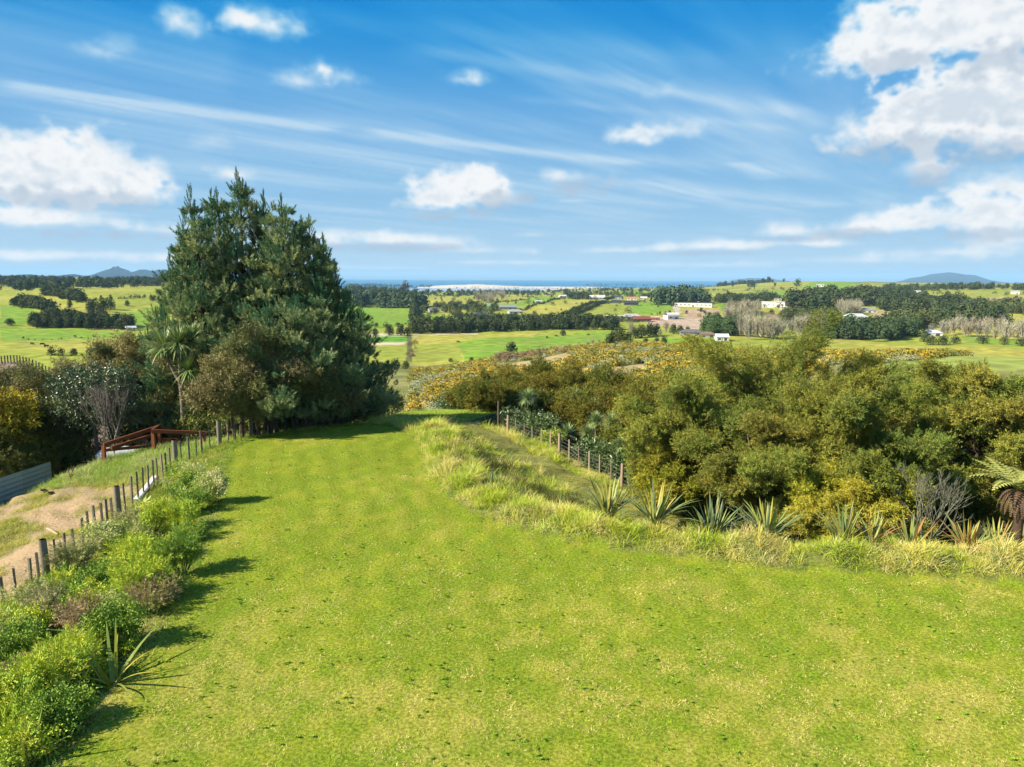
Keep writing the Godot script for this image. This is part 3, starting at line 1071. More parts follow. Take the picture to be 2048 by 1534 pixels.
func make_clumps():
	K["pine"] = [shoot(64, 0.46, 0.24, 0.032, 1.15, 0.6), shoot(58, 0.40, 0.22, 0.034, 1.2, 0.5), shoot(64, 0.72, 0.22, 0.028, 0.8, 0.9)]
	var gold := Color(1.28, 1.14, 0.9)
	K["totara"] = [spray(10, 8, 0.62, 0.38, 0.115, 0.025, 0.4, gold), spray(9, 8, 0.55, 0.40, 0.11, 0.026, 0.6, gold), spray(11, 7, 0.7, 0.34, 0.12, 0.024, 0.35, gold)]
	K["kanuka"] = [spray(11, 5, 0.8, 0.32, 0.13, 0.026, 0.9, Color(1.4, 1.25, 1.1)), spray(11, 5, 0.7, 0.36, 0.12, 0.026, 0.9, Color(1.4, 1.25, 1.1))]
	K["broad"] = [whorl(16, 0.35, 0.13, 0.06), whorl(18, 0.4, 0.12, 0.055)]
	K["small"] = [whorl(26, 0.24, 0.055, 0.026), whorl(24, 0.2, 0.05, 0.028)]
	K["narrow"] = [whorl(30, 0.26, 0.075, 0.014), shoot(34, 0.3, 0.09, 0.011, 0.7, 0.8)]
	K["big"] = [whorl(12, 0.2, 0.11, 0.05)]
	K["short"] = [tuft(12, 0.07, 0.075, 0.011, 0.9, 0.8, 1), tuft(11, 0.08, 0.065, 0.013, 1.2, 0.6, 1), tuft(13, 0.075, 0.090, 0.010, 0.8, 1.1, 1)]
	K["clover"] = [whorl(12, 0.02, 0.05, 0.026)]
	K["tall"] = [tuft(26, 0.16, 0.46, 0.013, 0.55, 1.5, 3), tuft(24, 0.18, 0.40, 0.013, 0.7, 1.7, 3), tuft(22, 0.13, 0.52, 0.012, 0.4, 1.2, 3)]
	K["rank"] = [tuft(30, 0.2, 0.34, 0.014, 0.8, 1.4, 2), tuft(26, 0.22, 0.28, 0.016, 0.9, 1.2, 2)]
	K["stalk"] = [tuft(7, 0.1, 0.95, 0.007, 0.3, 0.35, 2)]
	K["mat"] = [tuft(34, 0.26, 0.13, 0.013, 1.1, 0.8, 1)]

# ---- trees and shrubs -----------------------------------------------------------------------

func bent(a: Vector3, b: Vector3, sag: Vector3, parts: int) -> Array:
	var l := []
	for i in parts + 1:
		var t := float(i) / parts
		l.append(a.lerp(b, t) + sag * 4.0 * t * (1.0 - t))
	return l

func taper(r0: float, r1: float, parts: int) -> Array:
	var l := []
	for i in parts + 1:
		l.append(lerpf(r0, r1, float(i) / parts))
	return l

# A tree whose crown is made of separate boughs, each clothed in leaf sprays. o: leaf (clump kind), mat, cols, bark, lobes, per, size, low, up, stems, flat
func lobed(t: Node3D, h: float, w: float, o: Dictionary) -> void:
	var stems: int = o.get("stems", 1)
	var low: float = o.get("low", 0.25)
	var lobes: int = o.lobes
	var bark: Color = o.get("bark", Color(0.12, 0.09, 0.065))
	var wood := Builder.new()
	var forks := []
	for i in stems:
		var a := R(0, TAU)
		var lean := Vector3(cos(a), 0, sin(a)) * w * (0.12 if stems > 1 else 0.04)
		var top := lean + Vector3(0, h * R(0.5, 0.66), 0)
		var line := bent(Vector3(cos(a), 0, sin(a)) * 0.12 * (stems - 1) + Vector3(0, -0.4, 0), top, rdir() * 0.15, 5)
		wood.tube(line, taper(0.02 * h + 0.03, 0.008 * h + 0.012, 5), 7, bark)
		forks.append(line)
	var sets := []
	for i in K[o.leaf].size():
		sets.append(Copies.new())
	var mid := h * (low + 1.0) / 2.0
	var tall := h * (1.0 - low) / 2.0
	var cols: Array = o.cols
	for i in lobes:
		var d := rdir()
		d.y = d.y * 0.9 + o.get("raise", 0.1)
		var f := pow(R(0.18, 1.0), 0.45)
		var rr: float = o.get("lobe", 0.19) * w * R(0.75, 1.25)
		var c := Vector3(d.x * (w / 2 - rr * 0.8) * f, mid + d.y * (tall - rr * 0.5) * f, d.z * (w / 2 - rr * 0.8) * f)
		if o.has("lean"):
			c += o.lean * (c.y / h)
		var stem: Array = forks[i % stems]
		var from: Vector3 = stem[1 + (i % 5)]
		for q in stem:
			if q.y < c.y - 0.25 * Vector2(c.x - q.x, c.z - q.z).length():
				from = q
		wood.tube(bent(from, c, Vector3(0, -0.05 * w, 0) + rdir() * 0.1, 3), taper(0.007 * h + 0.01, 0.012, 3), 5, bark, false)
		for k in 2:
			var e := c + rdir() * rr * 0.8
			wood.tube([c, c.lerp(e, 0.5) + rdir() * 0.05, e], [0.014, 0.009, 0.004], 4, bark, false)
		var tone := R(0.74, 1.22)
		var axis := (Vector3(c.x, 0, c.z).normalized() * R(0.5, 1.0) + Vector3.UP * R(0.15, 0.8) + rdir() * 0.3).normalized()
		var bough: bool = o.get("bough", false)
		var hue: Color = cols[rng.randi() % cols.size()]
		for k in int(o.per * R(0.8, 1.2)):
			var q := rdir()
			if q.y < -0.35 and R(0, 1) < 0.6:
				q.y = -q.y
			var p := c + Vector3(q.x, q.y * o.get("flat", 0.72), q.z) * rr * (1.0 - 0.55 * pow(R(0, 1), 1.6))
			if bough:
				# sprays clothe a sweeping bough, thinner towards its tip
				var f2 := R(-0.9, 1.35)
				p = c + axis * rr * f2 + Vector3(q.x, q.y * 0.7, q.z) * rr * (0.68 - 0.3 * f2) * pow(R(0, 1), 0.4)
			var out := Vector3(p.x, 0, p.z).normalized()
			var dir: Vector3 = q * 0.8 + out * 0.4 + Vector3.UP * o.get("up", 0.35) + rdir() * 0.35 + (axis * 0.9 if bough else Vector3.ZERO)
			var s: float = o.get("size", 1.0) * R(0.6, 1.35)
			var hue2 := hue.lerp(cols[rng.randi() % cols.size()], 0.35)
			sets[rng.randi() % sets.size()].add(Transform3D(aim(dir, R(0, TAU), s), p), tint(vary(hue2, 0.1), tone))
	part(t, "trunk", wood.mesh(), M.bark)
	for i in sets.size():
		if sets[i].t.size():
			scatter(t, "foliage", K[o.leaf][i], M[o.get("mat", "leaf")], sets[i], true)

# stems fanning from the ground, clothed along their length
func shrub(t: Node3D, h: float, w: float, o: Dictionary) -> void:
	var wood := Builder.new()
	var sets := []
	for i in K[o.leaf].size():
		sets.append(Copies.new())
	var cols: Array = o.cols
	for i in int(o.get("stems", 12)):
		var a := R(0, TAU)
		var out := Vector3(cos(a), 0, sin(a))
		var top := out * w * 0.5 * sqrt(R(0.0, 1.0)) + Vector3(0, h * R(0.6, 1.0), 0)
		var line := bent(out * 0.05, top, out * w * 0.05 + rdir() * 0.05, 4)
		wood.tube(line, taper(0.012 + 0.006 * h, 0.004, 4), 4, o.get("bark", Color(0.16, 0.12, 0.08)), false)
		var hue: Color = cols[rng.randi() % cols.size()]
		for k in int(o.per):
			var f := lerpf(o.get("bare", 0.25), 1.0, sqrt(R(0, 1)))
			var p: Vector3 = line[0].lerp(line[4], f) + rdir() * w * 0.13
			var dir := out * 0.4 + Vector3.UP * 0.7 + rdir() * 0.8
			sets[rng.randi() % sets.size()].add(Transform3D(aim(dir, R(0, TAU), o.get("size", 1.0) * R(0.7, 1.25)), p), vary(hue, 0.14))
	part(t, "stems", wood.mesh(), M.bark)
	for i in sets.size():
		if sets[i].t.size():
			scatter(t, "foliage", K[o.leaf][i], M[o.get("mat", "leaf")], sets[i], true)

# a radiata pine: up-curving branches that carry rounded clusters of bottle-brush shoots; slender leaders on top
func pine(t: Node3D, h: float, w: float, lean: Vector3) -> void:
	var wood := Builder.new()
	var bark := Color(0.085, 0.062, 0.048)
	var line := bent(Vector3(0, -0.5, 0), Vector3(0, h, 0) + lean, rdir() * 0.3, 10)
	wood.tube(line, taper(0.018 * h, 0.02, 10), 8, bark)
	var sets := [Copies.new(), Copies.new(), Copies.new()]
	var dark := Color(0.075, 0.170, 0.085)
	var pale := Color(0.315, 0.360, 0.165)
	var y := h * R(0.10, 0.16)
	while y < h - 0.8:
		var f := y / h
		var at: Vector3 = line[0].lerp(line[10], f)
		at.y = y
		var reach := w / 2 * (0.7 + 0.3 * sm(0.0, 0.25, f)) * lerpf(1.2, 0.03, pow(clampf((f - 0.30) / 0.66, 0.0, 1.0), 0.82)) + 0.08
		var turn := R(0, TAU)
		var many := 5
		for i in many:
			if R(0, 1) < 0.08:
				continue
			var a := turn + TAU * i / many + R(-0.35, 0.35)
			var out := Vector3(cos(a), 0, sin(a))
			var l := reach * R(0.5, 1.15)
			var rise := lerpf(0.12, 0.9, pow(f, 1.5)) + R(-0.12, 0.15)
			var tip := at + out * l + Vector3(0, l * rise, 0)
			var br := bent(at, tip, Vector3(0, -l * 0.14, 0), 5)
			wood.tube(br, taper(0.012 + 0.014 * l, 0.008, 5), 4, bark, false)
			var many2 := 1 + int(l * 1.8)
			for c in many2:
				var g := 1.0 if c == 0 else R(0.38, 0.95)
				var seg := clampf(g * 5.0, 0.0, 4.999)
				var q: Vector3 = br[int(seg)].lerp(br[int(seg) + 1], seg - int(seg))
				var aside := out.cross(Vector3.UP) * R(-1, 1) * (0.0 if c == 0 else 0.25 + 0.32 * l * (1.1 - g)) + Vector3(0, R(0.0, 0.35), 0)
				var e := q + aside + out * 0.15
				if c > 0:
					wood.tube([q, q.lerp(e, 0.5) - Vector3(0, 0.05, 0), e], [0.016, 0.012, 0.006], 4, bark, false)
				var tone := R(0.8, 1.2)
				var mix := clampf(R(-0.15, 1.15), 0.0, 1.0)
				var cs := lerpf(1.0, 0.5, sm(0.6, 0.95, f))
				var rr := R(0.28, 0.46) * cs
				for k in 10:
					var d := rdir()
					d.y = absf(d.y) * 0.9 + 0.1
					sets[rng.randi() % 3].add(Transform3D(aim(d * 0.7 + Vector3.UP * 0.6 + out * 0.25, R(0, TAU), R(0.6, 0.95) * lerpf(0.7, 1.0, cs)), e + Vector3(d.x, d.y * 0.8 - 0.25, d.z) * rr), tint(vary(dark.lerp(pale, clampf(mix + R(-0.15, 0.2), 0.0, 1.0)), 0.1), tone))
			if f > 0.4 and R(0, 1) < 0.22:
				# a branch that turns up into a leader of its own
				var tall := R(0.9, 2.0)
				wood.tube([tip, tip + Vector3(0, tall * 0.6, 0), tip + Vector3(0, tall, 0)], [0.03, 0.02, 0.01], 4, bark, false)
				spire(sets, tip, tall, dark)
		y += R(0.55, 0.9)
	spire(sets, line[10] - Vector3(0, 2.2, 0), 2.4, dark)
	part(t, "trunk", wood.mesh(), M.bark)
	for i in 3:
		scatter(t, "needles", K.pine[i], M.needle, sets[i], true)

func spire(sets: Array, p: Vector3, tall: float, col: Color) -> void:
	var n := int(tall * 15.0)
	for i in n:
		var f := float(i) / n
		var d := rdir()
		d.y = 0.0
		var r := 0.3 * (1.0 - f)
		sets[2].add(Transform3D(aim(Vector3.UP + d * (0.75 - 0.6 * f), R(0, TAU), lerpf(0.62, 0.45, f)), p + d * r + Vector3(0, tall * f - 0.2, 0)), vary(col, 0.2))

# a round head of sword leaves
func sword_head(count: int, length: float, width: float, cols: Array, droop: float) -> ArrayMesh:
	var b := Builder.new()
	for i in count:
		var d := rdir()
		if d.y < -0.55:
			d.y = -d.y
		d = (d + Vector3.UP * 0.15).normalized()
		var s := d.cross(Vector3.UP)
		s = s.normalized() if s.length() > 0.05 else Vector3.RIGHT
		var col: Color = vary(cols[rng.randi() % cols.size()], 0.15)
		b.blade(d * 0.03, d, s, length * R(0.75, 1.1), width * R(0.8, 1.2), droop * R(0.2, 1.0) * (1.0 - 0.6 * d.y), 4, col, col)
	return b.mesh()

func cabbage_tree(called_label: String, base: Vector3, heads: Array, trunk_r: float, length: float, group := "") -> Node3D:
	var t := thing("cabbage_tree", called_label, "tree", base, 0.0, group)
	var wood := Builder.new()
	var bark := Color(0.26, 0.215, 0.165)
	var fork := Vector3(0, 1e9, 0)
	for h in heads:
		fork.y = minf(fork.y, h.y)
	fork = Vector3(heads[0].x * 0.35, fork.y * (0.88 if heads.size() > 1 else 0.6), heads[0].z * 0.35)
	wood.tube(bent(Vector3(0, -0.4, 0), fork, Vector3(0.05, 0, 0.03), 6), taper(trunk_r * 1.25, trunk_r * 0.85, 6), 8, bark)
	for h in heads:
		wood.tube(bent(fork - Vector3(0, 0.08, 0), h, Vector3(h.x, 0, h.z) * 0.12, 4), taper(trunk_r * 0.82, trunk_r * 0.5, 4), 7, bark)
	part(t, "trunk", wood.mesh(), M.bark)
	for h in heads:
		part(t, "leaf_head", sword_head(220, length, length * 0.062, [Color(0.16, 0.24, 0.075), Color(0.25, 0.31, 0.13), Color(0.11, 0.18, 0.06)], 1.0), M.sword, Transform3D(Basis(Vector3.UP, R(0, TAU)), h))
	return t

var flax_leaf := []

# flax: stiff sword leaves in fans from the ground; each leaf is a piece of its own
func flax(label: String, base: Vector3, h: float, count: int, cols: Array, group: String) -> Node3D:
	if flax_leaf.is_empty():
		for i in 5:
			var b := Builder.new()
			b.blade(Vector3.ZERO, Vector3(0, 1, 0), Vector3.RIGHT, 1.0, 0.062, 0.0, 2, Color.WHITE, Color.WHITE)
			flax_leaf.append(b)
		flax_leaf.clear()
		for i in 8:
			var b := Builder.new()
			var d := Vector3(0, 1.0, 0.12 + 0.115 * i).normalized()
			b.blade(Vector3.ZERO, d, Vector3.RIGHT, 1.0, 0.052 + 0.004 * (i % 3), [0.0, 0.15, 0.3, 0.2, 0.9, 0.45, 1.3, 0.7][i], 5, Color.WHITE, Color.WHITE)
			flax_leaf.append(b.mesh())
	var t := thing("flax_plant", label, "flax", base, R(0, TAU), group)
	for i in count:
		var a := TAU * i / count + R(-0.4, 0.4)
		var s := h * R(0.7, 1.15)
		var m := flax_mat(cols[rng.randi() % cols.size()])
		part(t, "leaf", flax_leaf[rng.randi() % 8], m, Transform3D(Basis(Vector3.UP, a).scaled(Vector3(s * 1.25, s, s * 1.15)), Vector3(sin(a), 0, cos(a)) * R(0.02, 0.16) * h + Vector3(0, 0.05, 0)))
	return t

func flax_mat(c: Color) -> StandardMaterial3D:
	var key := "flax_%d_%d_%d" % [int(c.r * 1000), int(c.g * 1000), int(c.b * 1000)]
	if not M.has(key):
		var m := leafy(key, 0.5, 0.4, 0.25)
		m.albedo_color = c.linear_to_srgb()
	return M[key]

# a leafless tree: forks that fork again
func bare_tree(t: Node3D, h: float, w: float, bark: Color, depth := 4, up := 0.5, stems := 1) -> void:
	var b := Builder.new()
	for s in stems:
		limb(b, Vector3(R(-0.1, 0.1) * (stems - 1), -0.3, R(-0.1, 0.1) * (stems - 1)), (Vector3.UP + Vector3(R(-1, 1), 0, R(-1, 1)) * 0.12 * stems).normalized(), h * 0.36, 0.016 * h / sqrt(stems) + 0.01, depth, w / h, up, bark)
	part(t, "branches", b.mesh(), M.bark)

func limb(b: Builder, p: Vector3, d: Vector3, l: float, r: float, depth: int, wide: float, up: float, col: Color) -> void:
	var e := p + d * l + rdir() * l * 0.06
	b.tube([p, p.lerp(e, 0.5) + rdir() * l * 0.05, e], [r, r * 0.85, r * 0.66], 6 if r > 0.04 else 4, col, false)
	if depth == 0:
		return
	for i in (3 if depth > 1 else 4):
		var q := p.lerp(e, R(0.55, 1.0) if i else 1.0)
		var nd := (d * 0.8 + rdir() * (0.3 + 0.6 * wide) + Vector3.UP * up * 0.5).normalized()
		limb(b, q, nd, l * R(0.55, 0.8), r * R(0.5, 0.66), depth - 1, wide, up, col)

# ---- the hill top -------------------------------------------------------------------------------

func build_near():
	make_clumps()
	build_grass()
	stage("grass")
	build_fences()
	build_bush()
	stage("bush")
	build_pines()
	stage("pines")
	build_border()
	build_yard()

const KIKUYU := [Color(0.47, 0.50, 0.065), Color(0.37, 0.46, 0.045), Color(0.58, 0.53, 0.16), Color(0.30, 0.39, 0.04), Color(0.62, 0.55, 0.26)]

func build_grass():
	# mown turf: tufts over the whole lawn, thinner with distance
	var k := [Copies.new(), Copies.new(), Copies.new()]
	var clover := Copies.new()
	var z := -8.5
	while z > -64.0:
		var x0 := edge_x(LAWN_LEFT, z) - 0.2
		var x1 := minf(21.0, -z * 0.82 + 1.0)
		x0 = maxf(x0, z * 0.8 - 1.0)
		var step := 0.062 if z > -15.0 else (0.075 if z > -22.0 else 0.11)
		if z < -41.0:
			step = 0.2
		var x := x0
		while x < x1:
			var px := x + R(-0.5, 0.5) * step
			var pz := z + R(-0.5, 0.5) * step
			if z < -41.0 or off_line(LAWN_RIGHT, px, pz).x < 0.1:
				if z > -41.0 or on_lawn(px, pz):
					var s := R(0.75, 1.3) * (1.0 + (step - 0.062) * 5.0)
					var n := n1.get_noise_2d(px * 1.1, pz * 1.1)
					s *= 1.0 + 0.35 * n
					k[rng.randi() % 3].add(Transform3D(Basis(Vector3.UP, R(0, TAU)).scaled(Vector3(s, s * 0.9, s)), Vector3(px, height(px, pz) - 0.004, pz)), vary(lawn_colour(px, pz) if R(0, 1) > 0.06 + 0.34 * sm(-28.0, -11.0, pz) * sm(-0.3, 0.4, n1.get_noise_2d(px * 0.5, pz * 0.5 + 30.0) + 0.1) else Color(0.66, 0.52, 0.22), 0.25))
					if z > -34.0 and R(0, 1) < 0.035 * sm(-0.1, 0.5, n1.get_noise_2d(px * 0.7 + 40.0, pz * 0.7)):
						clover.add(Transform3D(Basis(Vector3.UP, R(0, TAU)).scaled(Vector3.ONE * R(0.5, 1.15)), Vector3(px, height(px, pz) + 0.012, pz)), vary(Color(0.17, 0.31, 0.03), 0.25))
			x += step
		z -= step
	stuff("lawn_grass", "short mown green grass covering the hill-top lawn", "grass", K.short, M.blade, k)
	stuff("clover", "dark broad-leaved weeds growing in the mown lawn", "weeds", [K.clover[0]], M.blade, [clover])
	# long grass heaped along the lawn's outer edge and down the terrace
	var tall := [Copies.new(), Copies.new(), Copies.new()]
	var rank := [Copies.new(), Copies.new()]
	var stalk := Copies.new()
	for i in 60000:
		var px := R(-9.0, 24.0)
		var pz := R(-48.0, -17.0)
		if absf(px) > -pz * 0.8 + 1.5:
			continue
		var l := off_line(LAWN_RIGHT, px, pz)
		if l.x < 0.02 or l.x > 11.0:
			continue
		var fence := off_line(FENCE_RIGHT, px, pz).x
		if fence > 0.6 or (pz < -43.5 + R(-1, 1) and px > -6.0 and near_line(PATH, px, pz) < 2.2):
			continue
		var path := near_line(PATH, px, pz)
		if path < 1.0 + R(0, 0.25):
			continue
		if px > 6.0 and l.x > 4.5 and R(0, 1) < 0.6:
			continue
		var dry := n1.get_noise_2d(px * 0.45, pz * 0.45) + R(-0.4, 0.4)
		var col: Color = KIKUYU[0].lerp(KIKUYU[1], sm(-0.6, 0.3, -dry)).lerp(KIKUYU[2], sm(0.0, 0.6, dry))
		if R(0, 1) < 0.12:
			col = KIKUYU[4]
		elif R(0, 1) < 0.12:
			col = Color(0.17, 0.27, 0.07)
		var p := Vector3(px, height(px, pz) - 0.03, pz)
		var lump := 0.8 + 0.45 * n1.get_noise_2d(px * 0.9 + 60.0, pz * 0.9)
		if l.x < 2.4 or fence > -1.4 or R(0, 1) < 0.10:
			var s := lump * R(0.8, 1.3) * (0.6 + 0.4 * sm(0.0, 0.4, l.x))
			if px > 2.5:
				s *= 0.6 if l.x > 1.2 else 0.95
			tall[rng.randi() % 3].add(Transform3D(Basis(Vector3.UP, R(0, TAU)).scaled(Vector3(s * 1.15, s, s * 1.15)), p), vary(col, 0.15))
		elif R(0, 1) < 0.6:
			var s := lump * R(0.4, 0.85)
			rank[rng.randi() % 2].add(Transform3D(Basis(Vector3.UP, R(0, TAU)).scaled(Vector3(s * 1.2, s, s * 1.2)), p), vary(col.lerp(Color(0.22, 0.27, 0.07), 0.4), 0.15))
		if R(0, 1) < 0.006 or (pz < -38.0 and R(0, 1) < 0.03):
			stalk.add(Transform3D(Basis(Vector3.UP, R(0, TAU)).scaled(Vector3.ONE * R(0.7, 1.0)), p), vary(Color(0.36, 0.28, 0.14), 0.15))
	stuff("long_grass", "tall yellow-green grass heaped along the lawn edge", "grass", K.tall, M.blade, tall)
	stuff("rank_grass", "rough tufted grass on the terrace below the lawn", "grass", K.rank, M.blade, rank)
	stuff("seed_stalks", "thin dry seed stalks standing in the long grass", "grass", [K.stalk[0]], M.blade, [stalk])
	# the terrace track: mown but dry
	var mown := Copies.new()
	for i in 9000:
		var t := R(0, 1) * 3.9
		var q: Vector2 = PATH[int(t)].lerp(PATH[mini(int(t) + 1, 4)], t - int(t)) + Vector2(R(-1.15, 1.15), R(-1.15, 1.15))
		mown.add(Transform3D(Basis(Vector3.UP, R(0, TAU)).scaled(Vector3.ONE * R(1.0, 1.6)), Vector3(q.x, height(q.x, q.y), q.y)), vary(Color(0.27, 0.30, 0.07).lerp(Color(0.38, 0.33, 0.13), R(0, 1) * R(0, 1)), 0.2))
	stuff("track_grass", "dry mown grass on the narrow track along the terrace", "grass", [K.short[1]], M.blade, [mown])
	# ungrazed lumps on the slope beyond the crest
	var lump := [Copies.new(), Copies.new()]
	for i in 5000:
		var px := R(-9.0, 3.0)
		var pz := R(-66.0, -49.0)
		if not on_lawn(px, pz) and px > edge_x(LAWN_LEFT, pz) + 2.5:
			continue
		lump[rng.randi() % 2].add(Transform3D(Basis(Vector3.UP, R(0, TAU)).scaled(Vector3.ONE * R(0.6, 1.1)), on_ground(px, pz)), vary(Color(0.27, 0.36, 0.06), 0.15))
	stuff("slope_grass", "bright lumpy grass on the slope past the lawn's crest", "grass", K.rank, M.blade, lump)
	# weeds of the border and the bank below the fence
	var weed := [Copies.new(), Copies.new()]
	var mats := Copies.new()
	var lush := [Copies.new(), Copies.new(), Copies.new()]
	for i in 26000:
		var pz := R(-44.0, -9.0)
		var fx := edge_x(FENCE_LEFT, pz)
		var lx := edge_x(LAWN_LEFT, pz)
		var px := R(fx - 13.0, lx + 0.1)
		if absf(px) > -pz * 0.78 + 2.0:
			continue
		var p := on_ground(px, pz)
		var n := n2.get_noise_2d(px * 0.35, pz * 0.35) + R(-0.2, 0.2)
		if px > fx:
			if R(0, 1) < 0.12 and lx - px > 0.6:
				lush[rng.randi() % 3].add(Transform3D(Basis(Vector3.UP, R(0, TAU)).scaled(Vector3.ONE * R(0.6, 1.0)), p), vary(Color(0.30, 0.36, 0.07), 0.2))
			if lx - px < 0.5 and R(0, 1) < 0.6:
				mats.add(Transform3D(Basis(Vector3.UP, R(0, TAU)).scaled(Vector3.ONE * R(0.6, 1.0)), p), vary(Color(0.18, 0.29, 0.04), 0.2))
			elif R(0, 1) < 0.5:
				mats.add(Transform3D(Basis(Vector3.UP, R(0, TAU)).scaled(Vector3.ONE * R(0.8, 1.5)), p), vary(Color(0.22, 0.36, 0.03).lerp(Color(0.36, 0.41, 0.06), sm(-0.2, 0.4, n)), 0.2))
			else:
				weed[rng.randi() % 2].add(Transform3D(Basis(Vector3.UP, R(0, TAU)).scaled(Vector3.ONE * R(0.5, 0.95)), p), vary(Color(0.25, 0.35, 0.04).lerp(Color(0.45, 0.42, 0.11), sm(-0.1, 0.4, n)), 0.2))
		else:
			var what: Array = cover(px, pz, p.y, 30.0)
			if what[1].r > 0.33 and R(0, 1) < 0.93:
				continue
			if pz < -31.5 + R(-1.5, 1.5) and fx - px < 9.0:
				var s := R(0.5, 0.95)
				lush[rng.randi() % 3].add(Transform3D(Basis(Vector3.UP, R(0, TAU)).scaled(Vector3(s * 1.2, s, s * 1.2)), p), vary(Color(0.29, 0.40, 0.08).lerp(Color(0.40, 0.45, 0.17), sm(-0.1, 0.3, n)), 0.15))
			elif fx - px < 9.5 or R(0, 1) < 0.25:
				weed[rng.randi() % 2].add(Transform3D(Basis(Vector3.UP, R(0, TAU)).scaled(Vector3.ONE * R(0.5, 0.9)), p), vary(Color(0.46, 0.42, 0.11).lerp(Color(0.35, 0.36, 0.07), sm(-0.3, 0.3, n)), 0.18))
	stuff("weeds", "low yellowing weeds on the bank beside the batten fence", "weeds", K.rank, M.blade, weed)
	stuff("ground_cover", "low green ground cover between the border shrubs", "weeds", [K.mat[0]], M.blade, [mats])
	stuff("bank_grass", "long green grass on the bank and among the border shrubs", "grass", K.tall, M.blade, lush)

# ---- fences ---------------------------------------------------------------------------------

func fence_post(f: Node3D, called: String, p: Vector3, h: float, r: float, col: Color, square := false) -> void:
	var b := Builder.new()
	var lean := Vector3(R(-0.03, 0.03), 0, R(-0.03, 0.03)) * h
	if square:
		b.beam(Vector3(0, -0.25, 0), Vector3(0, h, 0) + lean, r * 2.0, r * 1.4, col)
	else:
		b.tube([Vector3(0, -0.4, 0), Vector3(0, h * 0.5, 0) + lean * 0.5, Vector3(0, h - 0.03, 0) + lean, Vector3(0, h, 0) + lean], [r * 1.06, r, r * 0.97, r * 0.8], 9, col)
	part(f, called, b.mesh(), M.timber, Transform3D(Basis(Vector3.UP, R(0, TAU)), p))

func wires(f: Node3D, pts: Array, heights: Array, r := 0.0035) -> void:
	for h in heights:
		var b := Builder.new()
		var l := []
		var q := []
		for p in pts:
			l.append(p + Vector3(0.05, h, 0.03))
			q.append(r)
		b.tube(l, q, 4, Color(0.35, 0.35, 0.35), false)
		part(f, "wire", b.mesh(), M.wire)

func build_fences():
	# post and batten fence along the border
	var grey := Color(0.25, 0.215, 0.17)
	var f := thing("batten_fence", "weathered post and batten fence between lawn border and clay bank", "fence", Vector3.ZERO)
	var line := []
	var zs := [-13.4, -15.0, -16.6, -18.2, -19.6, -20.5, -21.7, -23.0, -24.0, -25.0, -26.0, -27.2, -28.3, -29.4, -30.4, -31.3, -32.0, -33.1, -34.2, -35.0, -35.8, -36.5, -37.1, -37.7, -38.2, -38.7]
	var thick := [5, 10, 16, 20, 24]
	for i in zs.size():
		var p := on_ground(edge_x(FENCE_LEFT, zs[i]), zs[i])
		line.append(p)
		if i in thick:
			fence_post(f, "post", p, 1.35, 0.115, Color(0.28, 0.255, 0.20))
		else:
			fence_post(f, "batten", p, 1.2, 0.04, vary(grey, 0.2), true)
		if i > 0 and zs[i - 1] - zs[i] > 0.85:
			var zm: float = (zs[i] + zs[i - 1]) / 2.0 + R(-0.1, 0.1)
			fence_post(f, "batten", on_ground(edge_x(FENCE_LEFT, zm), zm), 1.15, 0.036, vary(grey, 0.2), true)
	for q in [[-14.1, -38.6], [-13.6, -38.95], [-13.1, -39.2], [-12.6, -39.7], [-12.1, -40.2], [-11.7, -40.6], [-11.3, -41.0], [-11.0, -41.6], [-10.75, -42.2], [-10.5, -43.0], [-10.3, -43.8]]:
		var p := on_ground(q[0] - 0.3, q[1])
		line.append(p)
		fence_post(f, "batten", p, 1.12, 0.04, vary(grey, 0.2), true)
	wires(f, line, [0.25, 0.5, 0.75, 0.98])
	# fence along the terrace
	f = thing("terrace_fence", "pale new wire fence along the terrace beside the bush gully", "fence", Vector3.ZERO)
	line = []
	var fresh := Color(0.42, 0.34, 0.24)
	var a := Vector2(-0.25, -42.7)
	var c := Vector2(6.6, -33.7)
	for i in 15:
		var q := a.lerp(c, i / 14.0)
		var p := on_ground(q.x, q.y)
		line.append(p)
		if i in [0, 6, 12]:
			fence_post(f, "post", p, 1.25, 0.09, fresh)
		else:
			fence_post(f, "batten", p, 1.15, 0.035, vary(fresh, 0.12), true)
	fence_post(f, "post", on_ground(-0.85, -44.4), 1.9, 0.08, Color(0.14, 0.11, 0.09))
	wires(f, line, [0.2, 0.4, 0.6, 0.8, 1.0])
	# fence under the trees behind the flax
	f = thing("shaded_fence", "grey batten fence standing in deep shade behind the flax row", "fence", Vector3.ZERO)
	line = []
	for u in [1715, 1770, 1815, 1877, 1925, 1950, 1976, 2000, 2028, 2060]:
		var d := look(u, 1070)
		var p := on_ground(d.x / -d.z * 26.0, -26.0)
		line.append(p)
		fence_post(f, "batten", p, 1.2, 0.035, vary(Color(0.22, 0.22, 0.16), 0.1), true)
	wires(f, line, [0.3, 0.6, 0.9])
	# far fence along the top of the brown bank
	f = thing("ridge_fence", "distant row of fence posts along the bare brown bank", "fence", Vector3.ZERO)
	line = []
	for i in 34:
		var d := look(-30 + i * 6.2, 700)
		var k := lerpf(132.0, 150.0, i / 33.0) / Vector2(d.x, d.z).length()
		var p := on_ground(d.x * k, d.z * k)
		line.append(p)
		fence_post(f, "post", p, 1.25, 0.1, Color(0.24, 0.19, 0.13))
	wires(f, line, [0.5, 1.0], 0.01)

# ---- native bush on the gully side ------------------------------------------------------------

